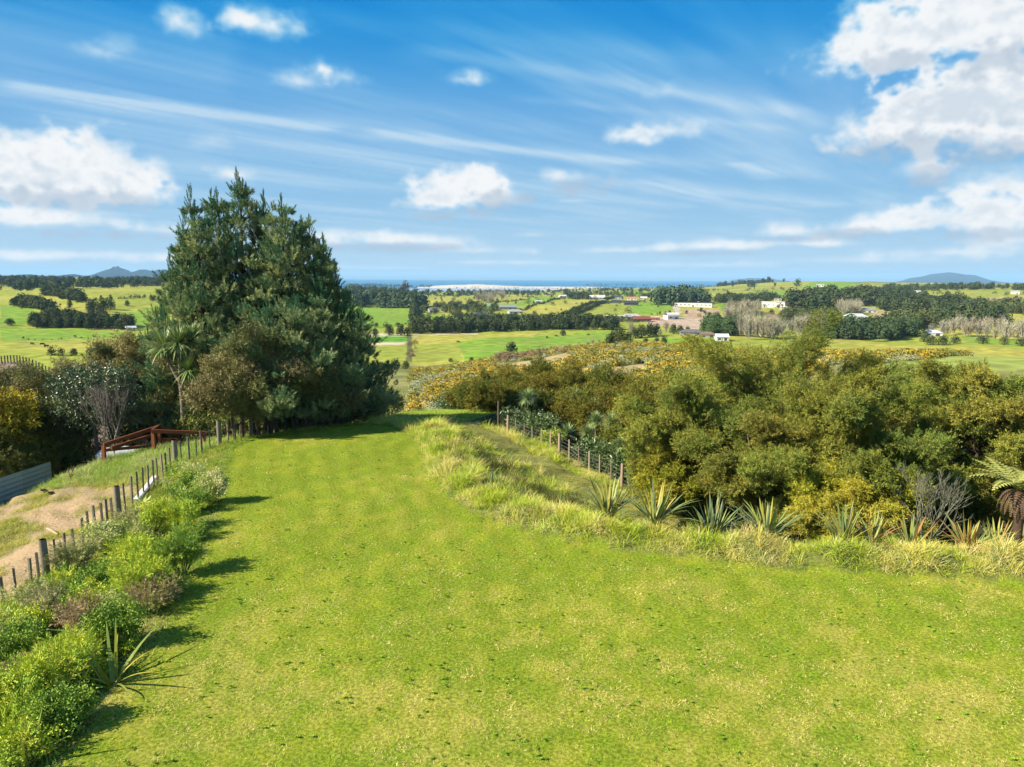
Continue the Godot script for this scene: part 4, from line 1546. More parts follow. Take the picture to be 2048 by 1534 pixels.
const TOTARA := [Color(0.160, 0.200, 0.032), Color(0.205, 0.220, 0.036), Color(0.108, 0.158, 0.032), Color(0.240, 0.222, 0.042)]
const TOTARA_LIME := [Color(0.285, 0.305, 0.028), Color(0.240, 0.270, 0.026), Color(0.325, 0.295, 0.036)]
const KANUKA_DARK := [Color(0.100, 0.125, 0.018), Color(0.145, 0.145, 0.020), Color(0.080, 0.110, 0.018), Color(0.175, 0.150, 0.022)]
const KANUKA_BROWN := [Color(0.255, 0.220, 0.090), Color(0.190, 0.200, 0.075), Color(0.295, 0.240, 0.115), Color(0.140, 0.160, 0.060)]

func planted(called: String, label: String, category: String, u: float, vtop: float, dist: float, group := "") -> Array:
	var c := column_at(u, vtop, dist)
	return [thing(called, label, category, c[0], R(0, TAU), group), c[1]]

func build_bush():
	var totara := {"leaf": "totara", "mat": "leaf", "cols": TOTARA, "lobes": 44, "per": 150, "low": -0.04, "lobe": 0.12, "up": 0.3, "stems": 2, "size": 0.85, "bark": Color(0.19, 0.15, 0.11), "flat": 0.55, "bough": true}
	for q in [
		[1405, 715, 34.0, 8.4, "broad golden-green totara beside the cabbage trees", TOTARA],
		[1560, 640, 36.5, 12.0, "tallest golden-green totara rising behind the flax row", TOTARA],
		[1525, 812, 31.0, 6.2, "bushy green totara whose lower boughs hang over the flax", TOTARA],
		[1700, 725, 32.0, 8.0, "spreading totara with bare lower limbs beside the dead tree", TOTARA],
		[1365, 860, 32.5, 4.6, "low lime-green totara next to the end of the terrace fence", TOTARA_LIME],
		[1700, 905, 29.5, 5.0, "low pale-tipped totara boughs in front of the deep shade", TOTARA_LIME],
		[1925, 710, 37.0, 8.0, "dark-hearted totara behind the dead lichen-covered tree", TOTARA],
		[2050, 695, 38.0, 8.5, "large totara above the tree fern", TOTARA],
		[1815, 725, 41.0, 7.0, "totara filling the gap behind the spreading one", TOTARA],
		[1470, 760, 40.0, 7.0, "totara crown showing behind the golden pair", TOTARA]]:
		var t := planted("totara_tree", q[4], "tree", q[0], q[1], q[2], "totara trees in the gully")
		if q[3] > 10.0:
			t[0].rotation.y += 2.4
		var o := totara.duplicate()
		t[1] -= 0.5
		o.cols = q[5]
		if q[3] < 6.5:
			o.lobes = 28
			o.per = 120
			o.lobe = 0.16
		lobed(t[0], t[1], q[3], o)
	var kanuka := {"leaf": "totara", "mat": "leaf", "cols": KANUKA_DARK, "lobes": 30, "per": 56, "low": 0.0, "lobe": 0.16, "up": 0.5, "bough": true, "stems": 2, "size": 1.4, "bark": Color(0.13, 0.10, 0.08), "flat": 0.6}
	for q in [
		[1005, 762, 56.0, 6.0, "dark olive tree at the corner of the far grass slope"],
		[1085, 730, 59.0, 7.0, "dark rounded kanuka behind the lone tall cabbage tree"],
		[1165, 733, 58.0, 7.0, "dark kanuka in the middle of the gully thicket"],
		[1240, 765, 53.0, 7.0, "kanuka joining the thicket to the golden totara"],
		[1105, 795, 50.0, 5.5, "shorter kanuka in front of the thicket, bronze-tipped"],
		[1205, 800, 47.0, 5.5, "kanuka thicket just above the cabbage tree heads"],
		[1300, 765, 46.0, 6.5, "olive kanuka against the side of the golden totara"],
		[955, 778, 62.0, 4.0, "small dark kanuka at the thicket's far end"],
		[1285, 835, 41.0, 4.6, "low olive kanuka between cabbage trees and totara"],
		[1960, 800, 44.0, 7.0, "shaded kanuka deep behind the dead tree"],
		[1760, 700, 70.0, 7.0, "kanuka top below the sunny gorse paddock"],
		[1985, 722, 72.0, 8.0, "kanuka crowns at the foot of the gorse paddock"]]:
		var t := planted("kanuka_tree", q[4], "tree", q[0], q[1], q[2], "kanuka trees in the gully")
		lobed(t[0], t[1] - 0.5, q[3], kanuka)
	# broad-leaved shrubs along the terrace fence
	var glossy := {"leaf": "broad", "mat": "gloss", "cols": [Color(0.065, 0.11, 0.028), Color(0.09, 0.13, 0.035), Color(0.05, 0.09, 0.025)], "lobes": 14, "per": 46, "low": 0.03, "lobe": 0.25, "stems": 3, "size": 1.15}
	for q in [
		[1040, 835, 45.5, 3.4, "glossy dark shrub at the terrace fence's strainer post"],
		[1085, 845, 44.0, 3.2, "leafy green shrub under the lone cabbage tree"],
		[1195, 895, 40.0, 3.0, "rounded glossy shrub below the cabbage tree group"],
		[1235, 905, 38.0, 3.2, "dark glossy shrub against the terrace fence wires"],
		[1265, 915, 37.0, 2.4, "small dark shrub where the terrace fence meets the totara"],
		[905, 800, 64.0, 4.0, "low green shrub on the rim of the far slope"],
		[945, 800, 63.0, 3.6, "low green shrub beside the thicket's far end"]]:
		var t := planted("glossy_shrub", q[4], "shrub", q[0], q[1], q[2], "glossy shrubs by the terrace fence")
		lobed(t[0], t[1], q[3], glossy)
	var c := planted("lime_shrub", "bright lime-yellow shrub behind the terrace fence", "shrub", 1104, 872, 41.0)
	lobed(c[0], c[1], 1.3, {"leaf": "broad", "mat": "leaf", "cols": [Color(0.32, 0.36, 0.03), Color(0.26, 0.33, 0.04)], "lobes": 9, "per": 40, "low": 0.1, "lobe": 0.28, "size": 0.9})
	# cabbage trees: head centre in the photograph, distance, leaf length
	for q in [
		[1055, 798, 46.0, 0.80, "tall lone cabbage tree beside the strainer post"],
		[1135, 868, 42.0, 0.78, "low cabbage tree head behind the lime shrub"],
		[1192, 843, 43.0, 0.75, "pale cabbage tree head in the middle of the group"],
		[1222, 846, 40.5, 0.72, "cabbage tree with a drooping skirt of leaves, on a slim trunk"],
		[1175, 866, 42.0, 0.66, "small cabbage tree half hidden in shrubs"],
		[1188, 815, 46.0, 0.70, "cabbage tree highest up in the group"],
		[1244, 893, 38.0, 0.70, "bleached cabbage tree at the group's totara end"],
		[1150, 795, 50.0, 0.70, "cabbage tree head poking from the kanuka thicket"]]:
		var g := column_at(q[0], q[1], q[2])
		cabbage_tree(q[4], g[0], [Vector3(0, g[1], 0)], 0.085, q[3], "cabbage trees by the terrace fence")
	# dead tree, grey with lichen
	var g := column_at(1895, 885, 28.5)
	var t := thing("dead_tree", "leafless grey lichen-covered tree in front of the deep shade", "tree", g[0] + Vector3(-0.6, 0, 0), 1.0)
	bare_tree(t, g[1] * 0.85, 1.4, Color(0.23, 0.24, 0.18), 5, 0.6, 2)
	# tree fern at the edge
	g = column_at(2045, 975, 26.0)
	t = thing("tree_fern", "tree fern with pale arching fronds and brown skirt of dead fronds", "tree fern", g[0])
	var b := Builder.new()
	b.tube([Vector3(0, -0.3, 0), Vector3(0, g[1] * 0.5, 0), Vector3(0, g[1] - 0.1, 0)], [0.16, 0.13, 0.12], 8, Color(0.10, 0.07, 0.05))
	part(t, "trunk", b.mesh(), M.bark)
	for i in 15:
		var a := TAU * i / 15.0 + R(-0.15, 0.15)
		part(t, "frond", frond(1.7, 0.34, Color(0.26, 0.28, 0.075), R(0.5, 0.9)), M.leaf, Transform3D(Basis(Vector3.UP, a), Vector3(0, g[1] - 0.15, 0)))
	for i in 22:
		var a := TAU * i / 22.0 + R(-0.15, 0.15)
		part(t, "dead_frond", frond(1.1, 0.11, Color(0.11, 0.075, 0.05), R(2.2, 3.4)), M.leaf, Transform3D(Basis(Vector3.UP, a), Vector3(0, g[1] - 0.2, 0)))
	# row of flax along the long grass: pixel of the foot, height, leaves
	var greens := [Color(0.125, 0.18, 0.06), Color(0.16, 0.21, 0.065), Color(0.23, 0.26, 0.055), Color(0.10, 0.15, 0.07), Color(0.28, 0.25, 0.05)]
	for q in [
		[1215, 1052, 1.7, 50, "large dark flax at the terrace end of the flax row"],
		[1310, 1070, 1.65, 46, "open fan-shaped flax second in the row from the terrace"],
		[1425, 1066, 1.65, 44, "silvery-backed flax leaning over the grass, third from the terrace"],
		[1530, 1096, 1.6, 44, "stiff bluish flax under the overhanging totara boughs"],
		[1685, 1104, 1.45, 38, "broad green flax beside an orange-tipped one"],
		[1745, 1100, 1.3, 32, "yellow-green flax with orange-tipped leaves"],
		[1820, 1098, 1.4, 34, "upright flax in front of the dead tree"],
		[1935, 1106, 1.55, 40, "tall bronze-edged flax in front of the batten fence in shade"],
		[1990, 1104, 1.35, 32, "bronze flax beside the tall bronze-edged one"],
		[2045, 1100, 1.2, 28, "flax below the tree fern"]]:
		var d := look(q[0], q[1])
		var p := on_ground(d.x * EYE.y / -d.y, d.z * EYE.y / -d.y)
		flax(q[4], p + Vector3(0, 0.1, 0), q[2] * 0.82, int(q[3] * 1.3), greens if q[0] < 1700 else [greens[1], greens[2], greens[4], Color(0.28, 0.15, 0.05)], "flax plants along the lawn edge")
	# small flax and dark rushes in the terrace grass
	for q in [[985, 975, 0.7, "small flax on the terrace among rough grass"], [940, 945, 0.6, "tiny flax near the nose of the grass bank"], [1120, 1015, 0.6, "small flax between terrace track and long grass"], [1060, 1000, 0.5, "little flax half sunk in the terrace grass"]]:
		flax(q[3], ground_at(q[0], q[1]), q[2], 16, [greens[0], greens[3]], "young flax on the terrace")
	for q in [[892, 890], [922, 902], [960, 935], [1000, 952], [945, 905], [1030, 970], [1012, 985], [1040, 992], [915, 920], [985, 930], [1075, 985], [1110, 1000], [1130, 1005], [1008, 938], [900, 905]]:
		var n := thing("rush_clump", "dark tussock of rushes on the terrace slope", "rushes", ground_at(q[0] + R(-8, 8), q[1]), R(0, TAU), "rush clumps on the terrace")
		var k := Copies.new()
		for i in 9:
			k.add(Transform3D(Basis(Vector3.UP, R(0, TAU)).scaled(Vector3.ONE * R(1.0, 1.5)), Vector3(R(-0.4, 0.4), -0.02, R(-0.3, 0.3))), vary(Color(0.10, 0.115, 0.035), 0.2))
		scatter(n, "blades", K.tall[2], M.blade, k, true)

func frond(l: float, w: float, col: Color, droop: float) -> ArrayMesh:
	var b := Builder.new()
	var p := Vector3.ZERO
	var d := Vector3(0, 0.75, 0.66)
	var n := 16
	for i in n:
		var q := p + d * l / n
		var f := (i + 0.5) / n
		var s := w * sin(PI * pow(f, 0.7)) + 0.03
		b.tri(p - Vector3(0.008, 0, 0), p + Vector3(0.008, 0, 0), q, tint(col, 0.7))
		for e in [-1.0, 1.0]:
			var ld := (Vector3(e, -0.12, 0) + d * 0.45).normalized()
			b.leaf(p, ld, d, s, l / n * 0.95, vary(col, 0.12))
		p = q
		d = (d + Vector3.DOWN * droop / n * 1.9).normalized()
	return b.mesh()

# ---- pines and the trees below the fence --------------------------------------------------------

func build_pines():
	for q in [
		[487, 362, 47.5, 6.4, "tallest dark pine in the middle of the stand"],
		[425, 383, 48.5, 6.0, "tall pine with a clean spire next to the tallest one"],
		[396, 410, 46.5, 5.6, "narrow pine with its spire on the paddock side"],
		[520, 398, 49.0, 5.6, "pine spire half hidden behind the tallest one"],
		[557, 394, 45.5, 6.6, "full-crowned pine on the valley side of the tallest one"],
		[609, 438, 47.0, 6.4, "pine with stepped crown facing the valley"],
		[645, 492, 45.0, 6.0, "pine leaning out towards the sea view"],
		[682, 570, 46.5, 5.0, "shorter pine sweeping low over the lawn's crest"],
		[366, 480, 50.0, 6.0, "shorter pine on the paddock side of the stand"],
		[560, 600, 41.5, 5.5, "young pale pine in front of the stand"],
		[330, 640, 47.0, 4.5, "young pine behind the cabbage tree"],
		[675, 690, 44.0, 4.6, "small dark pine reaching out past the lawn's end"]]:
		var t := planted("pine_tree", q[4], "tree", q[0], q[1], q[2], "stand of pines at the end of the lawn")
		pine(t[0], t[1], q[3], Vector3(R(-0.3, 0.3), 0, R(-0.3, 0.3)))
	var kanuka := {"leaf": "kanuka", "mat": "leaf", "cols": KANUKA_BROWN, "lobes": 20, "per": 62, "low": 0.3, "lobe": 0.2, "up": 0.8, "bough": true, "stems": 3, "size": 1.25, "bark": Color(0.13, 0.105, 0.08), "flat": 0.8}
	for q in [
		[445, 645, 47.5, 4.8, "brown-green manuka between the big cabbage tree and the pines"],
		[510, 668, 41.0, 4.0, "feathery manuka in front of the pine trunks"],
		[590, 715, 42.0, 4.0, "manuka at the foot of the broad-topped pine"],
		[268, 672, 50.0, 5.0, "feathery brown manuka behind the glossy-leaved tree"],
		[318, 700, 49.0, 4.4, "manuka just behind the big cabbage tree"],
		[125, 728, 49.0, 5.0, "open-stemmed manuka above the iron sheet wall"],
		[55, 745, 51.0, 4.2, "manuka in front of the bare brown bank"],
		[8, 715, 52.0, 4.0, "manuka at the foot of the brown bank's fence"],
		[400, 700, 46.5, 4.0, "dense manuka behind the timber frame"],
		[655, 770, 43.0, 3.6, "dark manuka at the bend of the batten fence"],
		[545, 735, 41.0, 3.4, "bronze manuka behind the bend of the batten fence"],
		[470, 735, 40.5, 3.4, "low bronze manuka over the fence's thick posts"]]:
		var t := planted("manuka_tree", q[4], "tree", q[0], q[1], q[2], "manuka below the pines")
		var o := kanuka.duplicate()
		if q[2] < 43.0:
			o.low = 0.12
		if int(q[0]) % 20 != 0:
			o.cols = [Color(0.150, 0.175, 0.055), Color(0.200, 0.195, 0.075), Color(0.110, 0.140, 0.050), Color(0.240, 0.205, 0.095)]
		lobed(t[0], t[1], q[3], o)
	var c := planted("glossy_tree", "glossy-leaved grey-green tree with pale bare limbs above the frame", "tree", 195, 706, 46.0)
	lobed(c[0], c[1], 5.2, {"leaf": "broad", "mat": "gloss", "cols": [Color(0.075, 0.115, 0.05), Color(0.10, 0.14, 0.07), Color(0.05, 0.085, 0.035)], "lobes": 22, "per": 60, "low": 0.3, "lobe": 0.19, "stems": 2, "size": 1.1, "bark": Color(0.20, 0.18, 0.155)})
	c = column_at(218, 745, 43.5)
	var t := thing("grey_limbed_tree", "bare grey-limbed tree in front of the glossy one", "tree", c[0], 2.0)
	bare_tree(t, c[1], 1.6, Color(0.30, 0.27, 0.24), 5, 1.0, 3)
	c = planted("yellow_tree", "golden-yellow leaved tree at the edge of the yard", "tree", 5, 775, 46.0)
	lobed(c[0], c[1], 3.4, {"leaf": "broad", "mat": "leaf", "cols": [Color(0.42, 0.31, 0.02), Color(0.36, 0.30, 0.03), Color(0.20, 0.21, 0.03)], "lobes": 14, "per": 60, "low": 0.35, "lobe": 0.22, "size": 1.1})
	for q in [[45, 815, 48.0, 5.4, "dark green tree overhanging the iron sheet wall"], [-40, 850, 46.0, 5.0, "dark leafy tree beside the yard's iron wall end"], [30, 915, 45.0, 2.8, "low yellow-green bush growing over the iron wall"]]:
		c = planted("wall_tree", q[4], "tree", q[0], q[1], q[2], "trees over the iron wall")
		lobed(c[0], c[1], q[3], {"leaf": "totara", "mat": "leaf", "cols": [Color(0.06, 0.085, 0.02), Color(0.09, 0.11, 0.025), Color(0.15, 0.15, 0.03)], "lobes": 18, "per": 75, "low": 0.08, "lobe": 0.2, "stems": 2, "size": 1.3, "flat": 0.6})
	# understorey in the shade below the manuka
	for q in [[300, 800, 48], [250, 830, 47], [345, 830, 48], [395, 800, 44], [430, 820, 43.5], [480, 815, 43], [520, 815, 44.0], [570, 820, 44.5], [610, 825, 45], [660, 822, 46], [700, 815, 48], [740, 800, 52], [770, 785, 58], [150, 850, 47.0], [110, 840, 48.0]]:
		c = planted("understorey_shrub", "shaded undergrowth shrub below the pines and manuka", "shrub", q[0], q[1], q[2], "undergrowth below the pines")
		lobed(c[0], maxf(c[1], 1.5), 3.2, {"leaf": "broad", "mat": "leaf", "cols": [Color(0.14, 0.175, 0.04), Color(0.19, 0.195, 0.05), Color(0.12, 0.155, 0.045)], "lobes": 10, "per": 40, "low": 0.05, "lobe": 0.26, "size": 1.2, "stems": 3})
	# the big cabbage tree
	c = column_at(356, 692, 43.5)
	cabbage_tree("tall cabbage tree with three leafy heads beside the timber frame", c[0], [Vector3(0.1, c[1] + 0.15, 0.1), Vector3(-0.85, c[1] - 0.1, -0.1), Vector3(0.55, c[1] - 1.35, 0.15), Vector3(0.5, c[1] + 0.25, -0.4)], 0.14, 1.22)

# ---- planted border along the fence --------------------------------------------------------------

func build_border():
	var lime := [Color(0.38, 0.46, 0.04), Color(0.45, 0.50, 0.06), Color(0.28, 0.40, 0.04)]
	var green := [Color(0.16, 0.27, 0.035), Color(0.22, 0.32, 0.04), Color(0.12, 0.21, 0.03)]
	var pale := [Color(0.45, 0.49, 0.18), Color(0.36, 0.43, 0.11), Color(0.55, 0.55, 0.26)]
	var brown := [Color(0.27, 0.21, 0.11), Color(0.33, 0.25, 0.14), Color(0.24, 0.25, 0.06)]
	var grey := [Color(0.30, 0.32, 0.13), Color(0.24, 0.27, 0.09), Color(0.37, 0.35, 0.18)]
	# pixel of the foot, height, width, leaf, colours, stems, clumps per stem, label
	for q in [
		[425, 1008, 1.15, 1.0, "small", pale, 16, 26, "pale variegated shrub on its own at the lawn end of the border"],
		[392, 1030, 0.8, 0.8, "small", green, 12, 18, "dark-leaved shrub beside the pale variegated one"],
		[365, 1068, 0.95, 1.0, "narrow", lime, 14, 22, "yellow-green shrub with brown base near the slim sapling"],
		[310, 1078, 1.35, 0.8, "small", lime, 8, 26, "slim upright sapling with a dark stem near the fence"],
		[365, 1150, 1.25, 0.95, "narrow", green, 14, 24, "twiggy olive shrub casting a long shadow on the lawn"],
		[262, 1075, 0.8, 0.9, "narrow", grey, 14, 18, "grey-brown shrub against the thick mossy post"],
		[215, 1110, 1.0, 1.1, "small", pale, 16, 22, "pale bushy shrub by the battens"],
		[285, 1200, 1.05, 1.3, "narrow", lime, 20, 24, "wide lime shrub above dry brown stalks"],
		[300, 1225, 0.6, 1.1, "narrow", brown, 18, 16, "dry brown stalky shrub in the middle of the border"],
		[145, 1150, 0.85, 1.1, "narrow", grey, 18, 18, "grey wiry shrub between two thick posts"],
		[240, 1300, 1.05, 1.05, "small", green, 16, 30, "glossy dark green shrub shading the lawn"],
		[160, 1265, 0.7, 0.9, "narrow", brown, 14, 16, "brownish tussocky shrub in the border"],
		[95, 1235, 0.75, 1.2, "narrow", grey, 18, 16, "silvery wiry shrub beside the near battens"],
		[40, 1330, 0.85, 1.1, "small", green, 14, 24, "green shrub at the fence foot, low in the border"],
		[110, 1400, 0.9, 1.3, "narrow", lime, 22, 26, "large lime-green mounded shrub spilling to the lawn"],
		[40, 1440, 0.85, 1.3, "small", lime, 20, 26, "bushy yellow-green shrub at the border's end"],
		[120, 1470, 0.7, 1.0, "small", green, 16, 26, "dark leafy shrub under the lime mound"],
		[150, 1350, 0.7, 1.0, "narrow", lime, 16, 22, "bright small shrub behind the solitary flax"],
		[60, 1390, 0.6, 0.9, "narrow", brown, 14, 16, "dead-looking brown shrub between green ones"],
		[205, 1180, 0.6, 1.0, "small", green, 14, 20, "low green shrub behind the wide lime shrub"],
		[320, 1120, 0.6, 0.8, "small", lime, 12, 18, "low lime shrub between sapling and olive shrub"],
		[185, 1225, 0.65, 0.9, "small", lime, 12, 20, "small lime shrub beside the silvery one"],
		[20, 1500, 0.7, 1.0, "narrow", lime, 16, 22, "lime shrub at the border's lowest corner"],
		[390, 1080, 0.5, 0.7, "small", green, 10, 16, "small dark shrub against the lawn"],
		[335, 1195, 0.5, 0.8, "small", green, 12, 16, "low dark shrub at the lawn edge by the brown stalks"],
		[265, 1130, 0.55, 0.8, "narrow", lime, 12, 18, "grassy lime shrub below the slim sapling"]]:
		var p := ground_at(q[0], q[1])
		var t := thing("border_shrub", q[8], "shrub", p, R(0, TAU), "shrubs in the planted border")
		shrub(t, q[2], q[3], {"leaf": q[4], "cols": q[5], "stems": q[6], "per": q[7], "bare": 0.12 if q[2] < 1.1 else 0.3, "size": 1.15})
	for i in 44:
		var pz := R(-31.0, -11.0)
		var px := lerpf(edge_x(FENCE_LEFT, pz) + 0.4, edge_x(LAWN_LEFT, pz) - 0.6, R(0, 1))
		var t := thing("weedy_shrub", "small leafy weed shrub filling gaps between the border plantings", "shrub", on_ground(px, pz), R(0, TAU), "weedy shrubs in the border")
		shrub(t, R(0.35, 0.6), R(0.6, 1.0), {"leaf": ["small", "narrow"][i % 2], "cols": [lime, lime, green, pale][i % 4], "stems": 10, "per": 12, "bare": 0.05, "size": 1.25})
	var c := thing("young_cabbage_tree", "tiny yellow-based cabbage tree in the border near the lawn end", "tree", ground_at(358, 1008))
	part(c, "leaf_head", sword_head(46, 0.62, 0.035, [Color(0.30, 0.33, 0.08), Color(0.38, 0.34, 0.06), Color(0.22, 0.28, 0.07)], 0.7), M.sword, Transform3D(Basis(), Vector3(0, 0.18, 0)))
	var b := Builder.new()
	b.tube([Vector3(0, -0.1, 0), Vector3(0, 0.2, 0)], [0.05, 0.04], 7, Color(0.40, 0.25, 0.06))
	part(c, "trunk", b.mesh(), M.bark)
	c = thing("rosette_plant", "pale big-leaved rosette plant beside the thick mossy post", "plant", ground_at(288, 1030))
	for i in 11:
		b = Builder.new()
		var d := Vector3(0, R(0.35, 0.9), 1).normalized()
		b.leaf(Vector3.ZERO, d, Vector3.RIGHT, 0.42, 0.13, vary(Color(0.34, 0.40, 0.12), 0.1))
		part(c, "leaf", b.mesh(), M.leaf, Transform3D(Basis(Vector3.UP, i * 2.4), Vector3(0, 0.45, 0)))
	b = Builder.new()
	b.tube([Vector3(0, -0.1, 0), Vector3(0, 0.47, 0)], [0.025, 0.02], 6, Color(0.2, 0.2, 0.08))
	part(c, "stem", b.mesh(), M.bark)
	var gold := [Color(0.22, 0.25, 0.035), Color(0.30, 0.28, 0.04), Color(0.15, 0.21, 0.04)]
	flax("solitary green-gold flax at the lawn edge of the border", ground_at(226, 1372), 1.15, 15, gold, "flax in the border")
	flax("yellow-edged flax between brown and dark green shrubs", ground_at(205, 1292), 1.0, 12, gold, "flax in the border")
	flax("low arching flax at the border's lowest corner", ground_at(45, 1545), 0.9, 12, gold, "flax in the border")

# ---- yard below the bank: timber frame, iron wall, timber heap ---------------------------------------

func build_yard():
	var rust := Color(0.235, 0.085, 0.045)
	var t := thing("timber_frame", "red-brown open timber roof frame standing on the bank", "frame", Vector3.ZERO)
	var at := func(u, v, d): 
		var c := column_at(u, v, d)
		return c[0] + Vector3(0, c[1], 0)
	var eave_l: Vector3 = at.call(207, 890, 40.5)
	var apex: Vector3 = at.call(318, 853, 42.5)
	var apex_f: Vector3 = at.call(304, 862, 40.8)
	var eave_r: Vector3 = at.call(414, 866, 40.5)
	var low_r: Vector3 = at.call(410, 881, 42.5)
	for q in [["rafter", eave_l, apex, 0.1, 0.19], ["rafter", eave_l + Vector3(0.1, -0.28, -0.5), apex + Vector3(-0.1, -0.42, -0.4), 0.09, 0.17], ["ridge_beam", apex, apex_f, 0.1, 0.2], ["rafter", apex_f, eave_r, 0.1, 0.17], ["rafter", apex + Vector3(0, -0.05, 0), at.call(395, 886, 44.0), 0.1, 0.2], ["beam", at.call(325, 880, 43.0), low_r, 0.1, 0.2], ["beam", at.call(212, 900, 41.0), at.call(300, 892, 41.5), 0.1, 0.15]]:
		var b := Builder.new()
		b.beam(q[1], q[2], q[3], q[4], vary(rust, 0.12))
		part(t, q[0], b.mesh(), M.timber)
	for q in [[eave_l, Vector3(0.0, 0, 0.1)], [at.call(318, 856, 42.4), Vector3.ZERO], [at.call(306, 864, 40.9), Vector3.ZERO], [at.call(406, 872, 40.2), Vector3(0.25, 0, 0.2)]]:
		var b := Builder.new()
		var foot := on_ground(q[0].x + q[1].x, q[0].z + q[1].z) - Vector3(0, 0.3, 0)
		b.beam(foot, q[0] - Vector3(0, 0.05, 0), 0.16, 0.16, vary(Color(0.30, 0.115, 0.06), 0.1))
		part(t, "post", b.mesh(), M.timber)
	# what lies under the frame
	for q in [[250, 893, 44.0, 3.0, Color(0.42, 0.47, 0.52), "pale grey tarpaulin heap under the timber frame", "tarpaulin"], [370, 886, 45.5, 4.2, Color(0.45, 0.53, 0.58), "long pale blue tarpaulin cover behind the timber frame", "tarpaulin"], [440, 873, 46.0, 2.6, Color(0.50, 0.57, 0.62), "pale cover behind the batten fence beside the frame", "tarpaulin"]]:
		var p: Vector3 = at.call(q[0], q[1], q[2])
		var o := tarp(q[3], q[4])
		o.name = numbered("tarpaulin")
		add_child(o)
		o.position = p - Vector3(0, 0.5, 0)
		o.rotation.y = 0.25
		tag(o, q[5], q[6])
	# wall of corrugated iron sheets
	var w := thing("iron_wall", "blue-grey corrugated iron sheet wall at the bottom of the bank", "wall", Vector3.ZERO)
	var a: Vector3 = at.call(-60, 975, 37.0)
	var c: Vector3 = at.call(101, 923, 43.0)
	var dir := (c - a)
	dir.y = 0
	var len := dir.length()
	dir = dir.normalized()
	var out := Vector3(-dir.z, 0, dir.x)
	for s in 5:
		var b := Builder.new()
		# ribs run along the wall
		var rows := 24
		var p0 := a.lerp(c, s / 5.0)
		var p1 := a.lerp(c, (s + 1) / 5.0)
		for i in rows:
			var y0 := -0.1 + 1.35 * i / rows
			var y1 := -0.1 + 1.35 * (i + 1) / rows
			var o0 := out * 0.016 * sin(i * PI * 0.5) + out * 0.004 * (s % 2)
			var o1 := out * 0.016 * sin((i + 1) * PI * 0.5) + out * 0.004 * (s % 2)
			b.quad(p0 + o0 + Vector3(0, y0 - 1.25, 0), p1 + o0 + Vector3(0, y0 - 1.25, 0), p1 + o1 + Vector3(0, y1 - 1.25, 0), p0 + o1 + Vector3(0, y1 - 1.25, 0), tint(Color(0.27, 0.34, 0.40), 1.0 + 0.06 * (s % 3)))
		part(w, "sheet", b.mesh(), M.iron)
	# loose timber
	for q in [[[8, 1000], [55, 976], "weathered plank leaning at the foot of the iron wall"], [[20, 995], [78, 968], "grey plank lying along the iron wall"], [[85, 985], [130, 950], "dark pole in the timber heap by the iron wall"], [[95, 970], [122, 945], "broken rail in the timber heap by the iron wall"], [[100, 990], [140, 955], "weathered rail lying across the timber heap"]]:
		var p := ground_at(q[0][0], q[0][1]) + Vector3(0, 0.1, 0)
		var e := ground_at(q[1][0], q[1][1]) + Vector3(0, 0.45, 0)
		var b := Builder.new()
		b.beam(Vector3.ZERO, e - p, 0.14, 0.04, Color(0.24, 0.21, 0.18))
		b.beam(Vector3(0, 0.021, 0), Vector3(0, 0.021, 0) + (e - p) * 0.02, 0.145, 0.05, Color(0.18, 0.15, 0.12))
		var o := part(self, numbered("loose_plank"), b.mesh(), M.timber, Transform3D(Basis(), p))
		tag(o, q[2], "plank", "loose timber by the iron wall")
	var p := ground_at(273, 1003) + Vector3(0, 0.08, 0)
	var e := ground_at(312, 963) + Vector3(0, 0.25, 0)
	var b := Builder.new()
	b.beam(Vector3.ZERO, e - p, 0.26, 0.05, Color(0.62, 0.62, 0.62))
	b.beam(Vector3(0.08, 0.03, 0), e - p + Vector3(0.08, 0.03, 0), 0.03, 0.03, Color(0.5, 0.5, 0.5))
	tag(part(self, "white_board", b.mesh(), M.painted, Transform3D(Basis(), p)), "long white board lying behind the battens", "board")
	p = ground_at(95, 1060) + Vector3(0, 0.05, 0)
	e = ground_at(116, 1072) + Vector3(0, 0.05, 0)
	b = Builder.new()
	b.tube(bent(Vector3.ZERO, e - p, Vector3(0, 0.02, 0), 4), [0.05, 0.055, 0.05, 0.045, 0.04], 7, Color(0.52, 0.42, 0.28))
	tag(part(self, "cut_log", b.mesh(), M.bark, Transform3D(Basis(), p)), "short pale cut log lying on the bare clay", "log")
	# dead stalks beside the frame
	for q in [[283, 905], [292, 900], [275, 906], [297, 903], [262, 905], [303, 902], [128, 945], [140, 960], [150, 940], [110, 950]]:
		var s := thing("dead_weed", "tall dead weed stalk beside the timber frame", "weed", ground_at(q[0], q[1]), R(0, TAU), "dead weed stalks")
		bare_tree(s, 1.3, 0.5, Color(0.20, 0.15, 0.12), 2, 0.9)

func tarp(l: float, col: Color) -> MeshInstance3D:
	var b := Builder.new()
	var n := 14
	for j in 7:
		for i in n + 1:
			var x := (float(i) / n - 0.5) * l
			var a := PI * j / 6.0
			var r := 0.5 + 0.12 * n2.get_noise_2d(x * 2.0, j * 0.8)
			r *= sqrt(maxf(1.0 - pow(2.0 * x / l, 4.0), 0.05))
			b.v.append(Vector3(x, sin(a) * r, cos(a) * r * 1.4))
			b.n.append(Vector3(0, sin(a), cos(a)))
			b.c.append(col)
	for j in 6:
		for i in n:
			var p := j * (n + 1) + i
			for t in [p, p + n + 1, p + 1, p + 1, p + n + 1, p + n + 2]:
				b.idx.append(t)
	var o := MeshInstance3D.new()
	o.mesh = b.mesh()
	o.material_override = M.painted
	return o

# ---- the valley: bush, shelter belts, houses, stock ------------------------------------------------

var F := {}          # far tree shapes: [crown mesh, ...]

